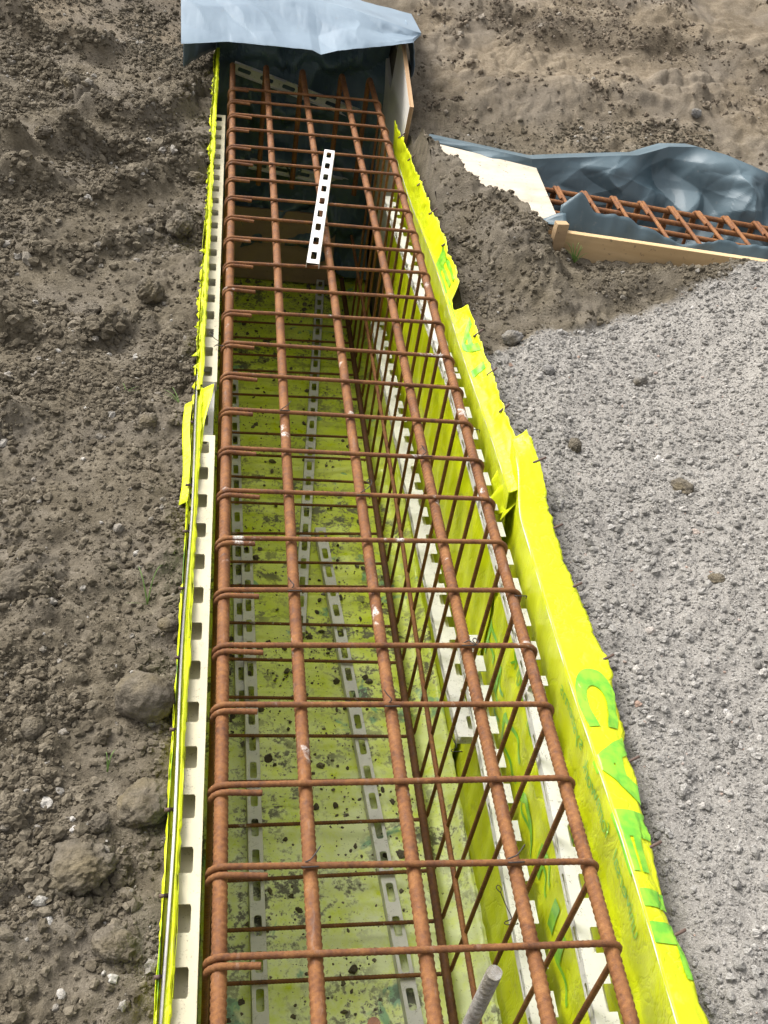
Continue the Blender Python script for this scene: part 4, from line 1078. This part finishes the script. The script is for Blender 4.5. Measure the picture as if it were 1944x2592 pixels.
# formwork plank and stake
def beam(name, label, cat, a, b, th, ht, mat, up=(0, 0, 1)):
    a = Vector(a); b = Vector(b); L = (b - a).length
    o = inst(name, box_mesh(name, L, th, ht, 0.0015, mat))
    x = (b - a).normalized(); z = Vector(up); z = (z - x * z.dot(x)).normalized(); y = z.cross(x)
    o.matrix_world = Matrix.Translation((a + b) / 2) @ Matrix((x, y, z)).transposed().to_4x4()
    return tag(o, label, cat)
beam('formwork_plank', 'pale pine plank edging the near side of the side trench', 'plank', (0.985, 2.497, -0.075), (2.15, 2.305, -0.075), 0.024, 0.15, M['plank'])
beam('wooden_stake', 'short square wooden stake holding the pine plank', 'stake', (1.088, 2.436, -0.20), (1.092, 2.440, 0.045), 0.030, 0.042, M['stake'], up=(1, 0.15, 0))
# tarpaulin of the second trench
tb = thing('tarpaulin', 'dark blue grey tarpaulin heaped in folds along the side trench', 'tarpaulin', (0, 0, 0))
u = np.linspace(0, 1, 300); v = np.linspace(0, 1, 120)
cu_ = [0, 0.22, 0.33, 0.47, 0.54, 0.60, 0.66, 0.8, 1.0]
crest = smooth_interp(u, cu_, [(0.74, 3.178, 0.022), (1.12, 3.02, 0.03), (1.27, 3.03, 0.045), (1.53, 3.03, 0.075), (1.66, 3.06, 0.11), (1.76, 3.04, 0.125), (1.86, 3.0, 0.115), (2.08, 2.90, 0.08), (2.5, 2.75, 0.06)])
low = smooth_interp(u, [0, 0.22, 1], [(0.75, 3.13, -0.03), (1.12, 2.97, -0.20), (2.5, 2.60, -0.22)])
botm = smooth_interp(u, [0, 0.2, 1], [(0.78, 3.10, -0.04), (1.12, 2.66, -0.36), (2.5, 2.36, -0.37)])
bk = crest + np.array([0.05, 0.22, -0.07])
UU, VV = np.meshgrid(u, v, indexing='ij')
Pt = np.zeros((300, 120, 3))
for j, t in enumerate(v):
    if t < 0.15: Pt[:, j] = bk + (crest - bk) * (t / 0.15)
    elif t < 0.75: q = (t - 0.15) / 0.6; Pt[:, j] = crest + (low - crest) * q
    else: q = (t - 0.75) / 0.25; Pt[:, j] = low + (botm - low) * q
env = sstep(0.1, 0.3, VV) * (0.35 + 0.65 * sstep(0.25, 0.5, UU)) * (0.4 + 0.6 * sstep(0.9, 0.6, VV))
tri = lambda p: np.abs((p % 1.0) - 0.5) * 2
wv = fbm(UU * 3, VV * 1.5, 1.4, 3, 320)
pk = lambda p: 1 - np.abs((p % 1.0) - 0.5) * 2
f1 = pk(UU * 4.1 - VV * 1.1 + 0.55 * wv) ** 1.3; f2 = pk(UU * 9 + VV * 2.4 + 0.9 * wv + 0.3); f3 = pk(UU * 3 + VV * 3.4 + 0.7 * fbm(UU * 2, VV, 2, 2, 323)); f4 = pk(UU * 21 - VV * 3.2 + 1.5 * wv)
ma = sstep(-0.3, 0.3, fbm(UU * 5, VV, 1.3, 2, 324)); mb = sstep(-0.1, 0.3, fbm(UU * 6, VV * 2, 1.5, 2, 327))
disp = 0.075 * f1 * (0.4 + 0.6 * ma) + 0.02 * f2 * mb + 0.03 * f3 * (1 - 0.6 * mb) + 0.13 * lin(UU * 9 - VV * 1.5 + 0.5 * wv, VV * 2.6 + UU * 2 + 0.4 * wv, 331) + 0.05 * lin(UU * 20 + VV * 2 + 0.8 * wv, VV * 5 - UU * 3, 332) - 0.03
Pt[..., 1] -= env * disp * 0.9; Pt[..., 2] += env * disp * 0.55
sheet_obj('sheet', Pt, M['tarp'], tb, thick=0.0008, smooth=False)
# flap of tarpaulin standing up inside the plank
u = np.linspace(0, 1, 130); v = np.linspace(0, 1, 14)
UU, VV = np.meshgrid(u, v, indexing='ij')
X_ = 1.10 + 1.1 * UU; base = 2.497 - 0.165 * (X_ - 0.985)
topz = 0.052 + 0.030 * fbm(UU * 6, UU * 0, 1.3, 3, 330) + 0.07 * np.exp(-((UU - 0.05) / 0.035) ** 2) - 0.035 * np.exp(-((UU - 0.40) / 0.09) ** 2) + 0.012 * fbm(UU, UU * 0, 30, 2, 333)
fl = np.stack([X_ + 0.02 * VV, base + 0.020 + 0.070 * VV + 0.018 * fbm(UU * 7, VV, 1.6, 3, 331) * VV, -0.15 + (0.15 + topz) * VV * (1 - 0.12 * VV)], -1)
sheet_obj('flap', fl, M['tarp'], tb, thick=0.0008)
q = np.array([[(0.965 + 0.16 * a, 2.49 + 0.06 * b - 0.03 * a, 0.022 + 0.022 * math.sin(a * 5 + b * 3) * b) for b in np.linspace(0, 1, 8)] for a in np.linspace(0, 1, 14)])
sheet_obj('torn_scrap', q, M['tarp'], tb, thick=0.0008)

# ------------------------------------------------------------------ rocks and clods
def rock_mesh(seed, r, sq=(1, 1, 0.8), rough=0.22, sub=5):
    bm = bmesh.new(); bmesh.ops.create_icosphere(bm, subdivisions=sub, radius=1.0)
    co = np.array([q.co[:] for q in bm.verts])
    a = fbm(co[:, 0] + 3.1 * seed, co[:, 1] + co[:, 2] * 1.7, 0.9, 4, 400 + seed) + fbm(co[:, 2] * 1.3 + seed, co[:, 0] - co[:, 1], 1.0, 4, 440 + seed)
    b = fbm(co[:, 0] * 1.9 + co[:, 2], co[:, 1] * 1.7 - co[:, 2], 3.5, 3, 470 + seed)
    c2_ = fbm(co[:, 0] * 2.3 - co[:, 1], co[:, 1] * 1.9 + co[:, 2] * 2.1, 8, 3, 490 + seed)
    k = 1 + rough * a + rough * 0.5 * b + rough * 0.28 * c2_
    co = co * k[:, None] * np.array(sq) * r
    for q, c in zip(bm.verts, co): q.co = c
    me = bpy.data.meshes.new('rock'); bm.to_mesh(me); bm.free()
    me.polygons.foreach_set('use_smooth', [True] * len(me.polygons))
    return me
ROCKS = [  # name, x, y, radius, squash, sink, material, roughness, label
    ('boulder', -0.135, 0.478, 0.048, (1.1, 0.9, 0.95), 0.15, 'rock', 0.12, 'large rounded brown boulder pressed against the left film'),
    ('soil_clod', -0.215, 0.165, 0.050, (1.1, 1.0, 0.6), 0.35, 'rock', 0.24, 'largest brown clod near the lower left corner'),
    ('soil_clod', -0.120, 0.275, 0.048, (1.0, 0.85, 0.6), 0.5, 'rock', 0.22, 'big clod against the left film just below the rounded boulder'),
    ('stone', -0.315, 0.42, 0.021, (1.1, 0.9, 0.8), 0.1, 'rock', 0.15, 'round stone at the left edge level with the big boulder'),
    ('soil_clod', -0.222, 1.93, 0.040, (1, 0.9, 0.9), 0.1, 'rock', 0.3, 'jagged brown clod beside the left film halfway up the picture'),
    ('soil_clod', -0.365, 1.80, 0.022, (1.1, 1, 0.9), 0.1, 'rock', 0.26, 'small jagged clod left of the halfway clod'),
    ('soil_clod', -0.155, 2.33, 0.050, (1.2, 0.7, 0.7), 0.2, 'rock', 0.3, 'wide dark clod close to the left film above the jagged one'),
    ('stone', -0.185, 1.30, 0.026, (0.9, 1.0, 0.8), 0.25, 'rock', 0.2, 'brown stone near the left film beside the torn tongue'),
    ('soil_clod', -0.62, 2.80, 0.030, (1, 0.9, 0.8), 0.2, 'rock', 0.25, 'dark clod on the track marks at far left'),
    ('soil_clod', -0.60, 3.33, 0.036, (1.2, 0.9, 0.8), 0.2, 'rock', 0.28, 'dark clod on the far left track marks, higher one'),
    ('soil_clod', -0.115, 2.66, 0.032, (1, 1, 0.8), 0.2, 'rock', 0.28, 'mossy brown clod touching the far left film'),
    ('boulder', -0.395, 0.77, 0.040, (0.8, 1.2, 0.7), 0.3, 'rock', 0.2, 'brown boulder cut off by the left edge of the picture'),
    ('pale_stone', -0.246, 0.080, 0.0085, (1.2, 0.9, 0.7), 0.1, 'rockpale', 0.18, 'pale pinkish stone at lower left below the largest clod'),
    ('pale_stone', -0.214, -0.020, 0.0065, (0.9, 1.3, 0.7), 0.1, 'rockpale', 0.18, 'small white stone nearest the bottom left corner'),
    ('pale_stone', -0.226, 0.225, 0.0055, (0.8, 1.2, 0.7), 0.0, 'rockpale', 0.18, 'tiny white stone above the largest clod'),
    ('soil_clod', -0.150, 0.045, 0.030, (1, 0.8, 0.7), 0.3, 'rock', 0.26, 'lumpy clod near the left film at the bottom of the picture'),
    ('soil_clod', -0.185, 0.235, 0.016, (1, 1, 0.8), 0.1, 'rock', 0.24, 'small clod on top of the ground right of the tiny white stone'),
    ('soil_clod', -0.105, 0.675, 0.020, (1, 1, 0.8), 0.2, 'rock', 0.2, 'brown clod against the left film above the big boulder'),
    ('soil_clod', 0.892, 1.36, 0.020, (1.1, 0.8, 0.7), 0.2, 'rock', 0.28, 'brown clod on the gravel beside the crumpled film end'),
    ('soil_clod', 1.12, 1.18, 0.026, (0.9, 1.2, 0.6), 0.3, 'rock', 0.26, 'flat brown clod in the middle of the gravel'),
    ('stone', 0.83, 1.88, 0.026, (1.2, 0.9, 0.8), 0.1, 'rockgrey', 0.24, 'grey stone at the edge between dark soil and gravel'),
    ('stone', 0.90, 1.70, 0.018, (1.1, 0.9, 0.8), 0.1, 'rockgrey', 0.24, 'grey stone on the far gravel below the soil edge'),
    ('stone', 1.16, 1.66, 0.020, (1.2, 0.8, 0.8), 0.1, 'rockgrey', 0.24, 'grey lump on the far gravel right of centre'),
    ('soil_clod', 1.10, 0.86, 0.020, (1.1, 0.9, 0.6), 0.3, 'rock', 0.26, 'brown clod on the gravel lower right'),
    ('stone', 1.95, 3.55, 0.024, (1.2, 0.9, 0.8), 0.2, 'rockgrey', 0.24, 'grey stone on the bank above the heaped tarpaulin'),
    ('stone', 2.35, 3.62, 0.030, (1.2, 0.9, 0.8), 0.2, 'rock', 0.24, 'dark stone on the bank at the right edge'),
]
for i, (nm, x, y, r, sq, sink, mt, rg, lab) in enumerate(ROCKS):
    z = float(ground_h(np.array([x]), np.array([y]), False)[0])
    me = rock_mesh(i, r, sq, rg); me.materials.append(M[mt])
    o = inst(nm, me, None, (x, y, z + r * sq[2] * (1 - 2 * sink) * 0.8), (random.uniform(-0.2, 0.2), random.uniform(-0.2, 0.2), random.uniform(0, 6)))
    tag(o, lab, 'stone' if 'stone' in nm or nm == 'boulder' else 'clod')

# ------------------------------------------------------------------ grass
def tuft(label, x, y, blades, parent=None):
    z = float(ground_h(np.array([x]), np.array([y]))[0])
    t = thing('grass_tuft', label, 'grass', (x, y, z))
    for (dx, dy, h, w, bend) in blades:
        P = []
        for s in np.linspace(0, 1, 9):
            c = np.array([dx * s + bend * s * s, dy * s, h * math.sin(s * 1.7)])
            wd = w * (1 - s) ** 0.6 + 0.0002
            P.append([c + (-wd, 0, 0), c + (0, 0, -wd * 0.3), c + (wd, 0, 0)])
        sheet_obj('blade', np.array(P), M['grass'], t, thick=0.0004)
    return t
tuft('two thin green grass blades on the soil above the big boulder', -0.148, 0.735, [(-0.016, 0.05, 0.055, 0.0014, -0.004), (0.016, 0.05, 0.06, 0.0012, 0.008), (-0.03, -0.004, 0.008, 0.0008, -0.01)])
tuft('single green grass blade left of the big clod by the boulder', -0.185, 0.335, [(0.008, 0.022, 0.03, 0.0012, 0.004), (0.002, 0.018, 0.03, 0.001, -0.004)])
tuft('small grass sprig beside the torn film on the left', -0.115, 1.40, [(-0.03, 0.03, 0.02, 0.0012, -0.01), (-0.02, 0.04, 0.02, 0.001, 0.0), (-0.034, 0.016, 0.015, 0.001, -0.004)])
tuft('small grass sprig farther left of the torn film', -0.245, 1.44, [(0.02, 0.01, 0.012, 0.001, 0.01), (0.02, -0.006, 0.01, 0.001, 0.01), (-0.01, 0.02, 0.014, 0.001, 0)])
tuft('grass tuft growing at the foot of the wooden stake', 1.155, 2.40, [(random.uniform(-0.05, 0.05), random.uniform(-0.02, 0.04), random.uniform(0.03, 0.06), 0.0018, random.uniform(-0.02, 0.02)) for _ in range(14)])
tuft('green sprig among the track marks at far left', -0.42, 3.28, [(random.uniform(-0.03, 0.03), random.uniform(-0.02, 0.03), 0.035, 0.002, 0.0) for _ in range(6)])
tuft('lone green blade on the bank at the upper right', 2.16, 5.15, [(0.01, 0.02, 0.11, 0.008, 0.01), (-0.02, 0.02, 0.09, 0.006, -0.01), (0.02, 0.0, 0.07, 0.006, 0.02)])

# ------------------------------------------------------------------ groups of repeats
for o in list(scene.objects):
    if o.parent or 'category' not in o: continue
    n_ = o.name.split('.')[0]
    g_ = {'spacer_channel': 'slotted spacer channels', 'floor_channel': 'slotted strips on the trench floor', 'end_channel': 'channels at the far end of the trench',
          'film_formwork': 'yellow film formwork panels', 'rebar_cage': 'rebar cages', 'tarpaulin': 'tarpaulins', 'soil_clod': 'clods on the ground', 'stone': 'stones on the ground',
          'boulder': 'boulders left of the trench', 'pale_stone': 'pale stones left of the trench', 'grass_tuft': 'sprigs of grass', 'floor_film': 'lengths of floor film'}.get(n_)
    if g_ and o.get('kind') is None: o['group'] = g_
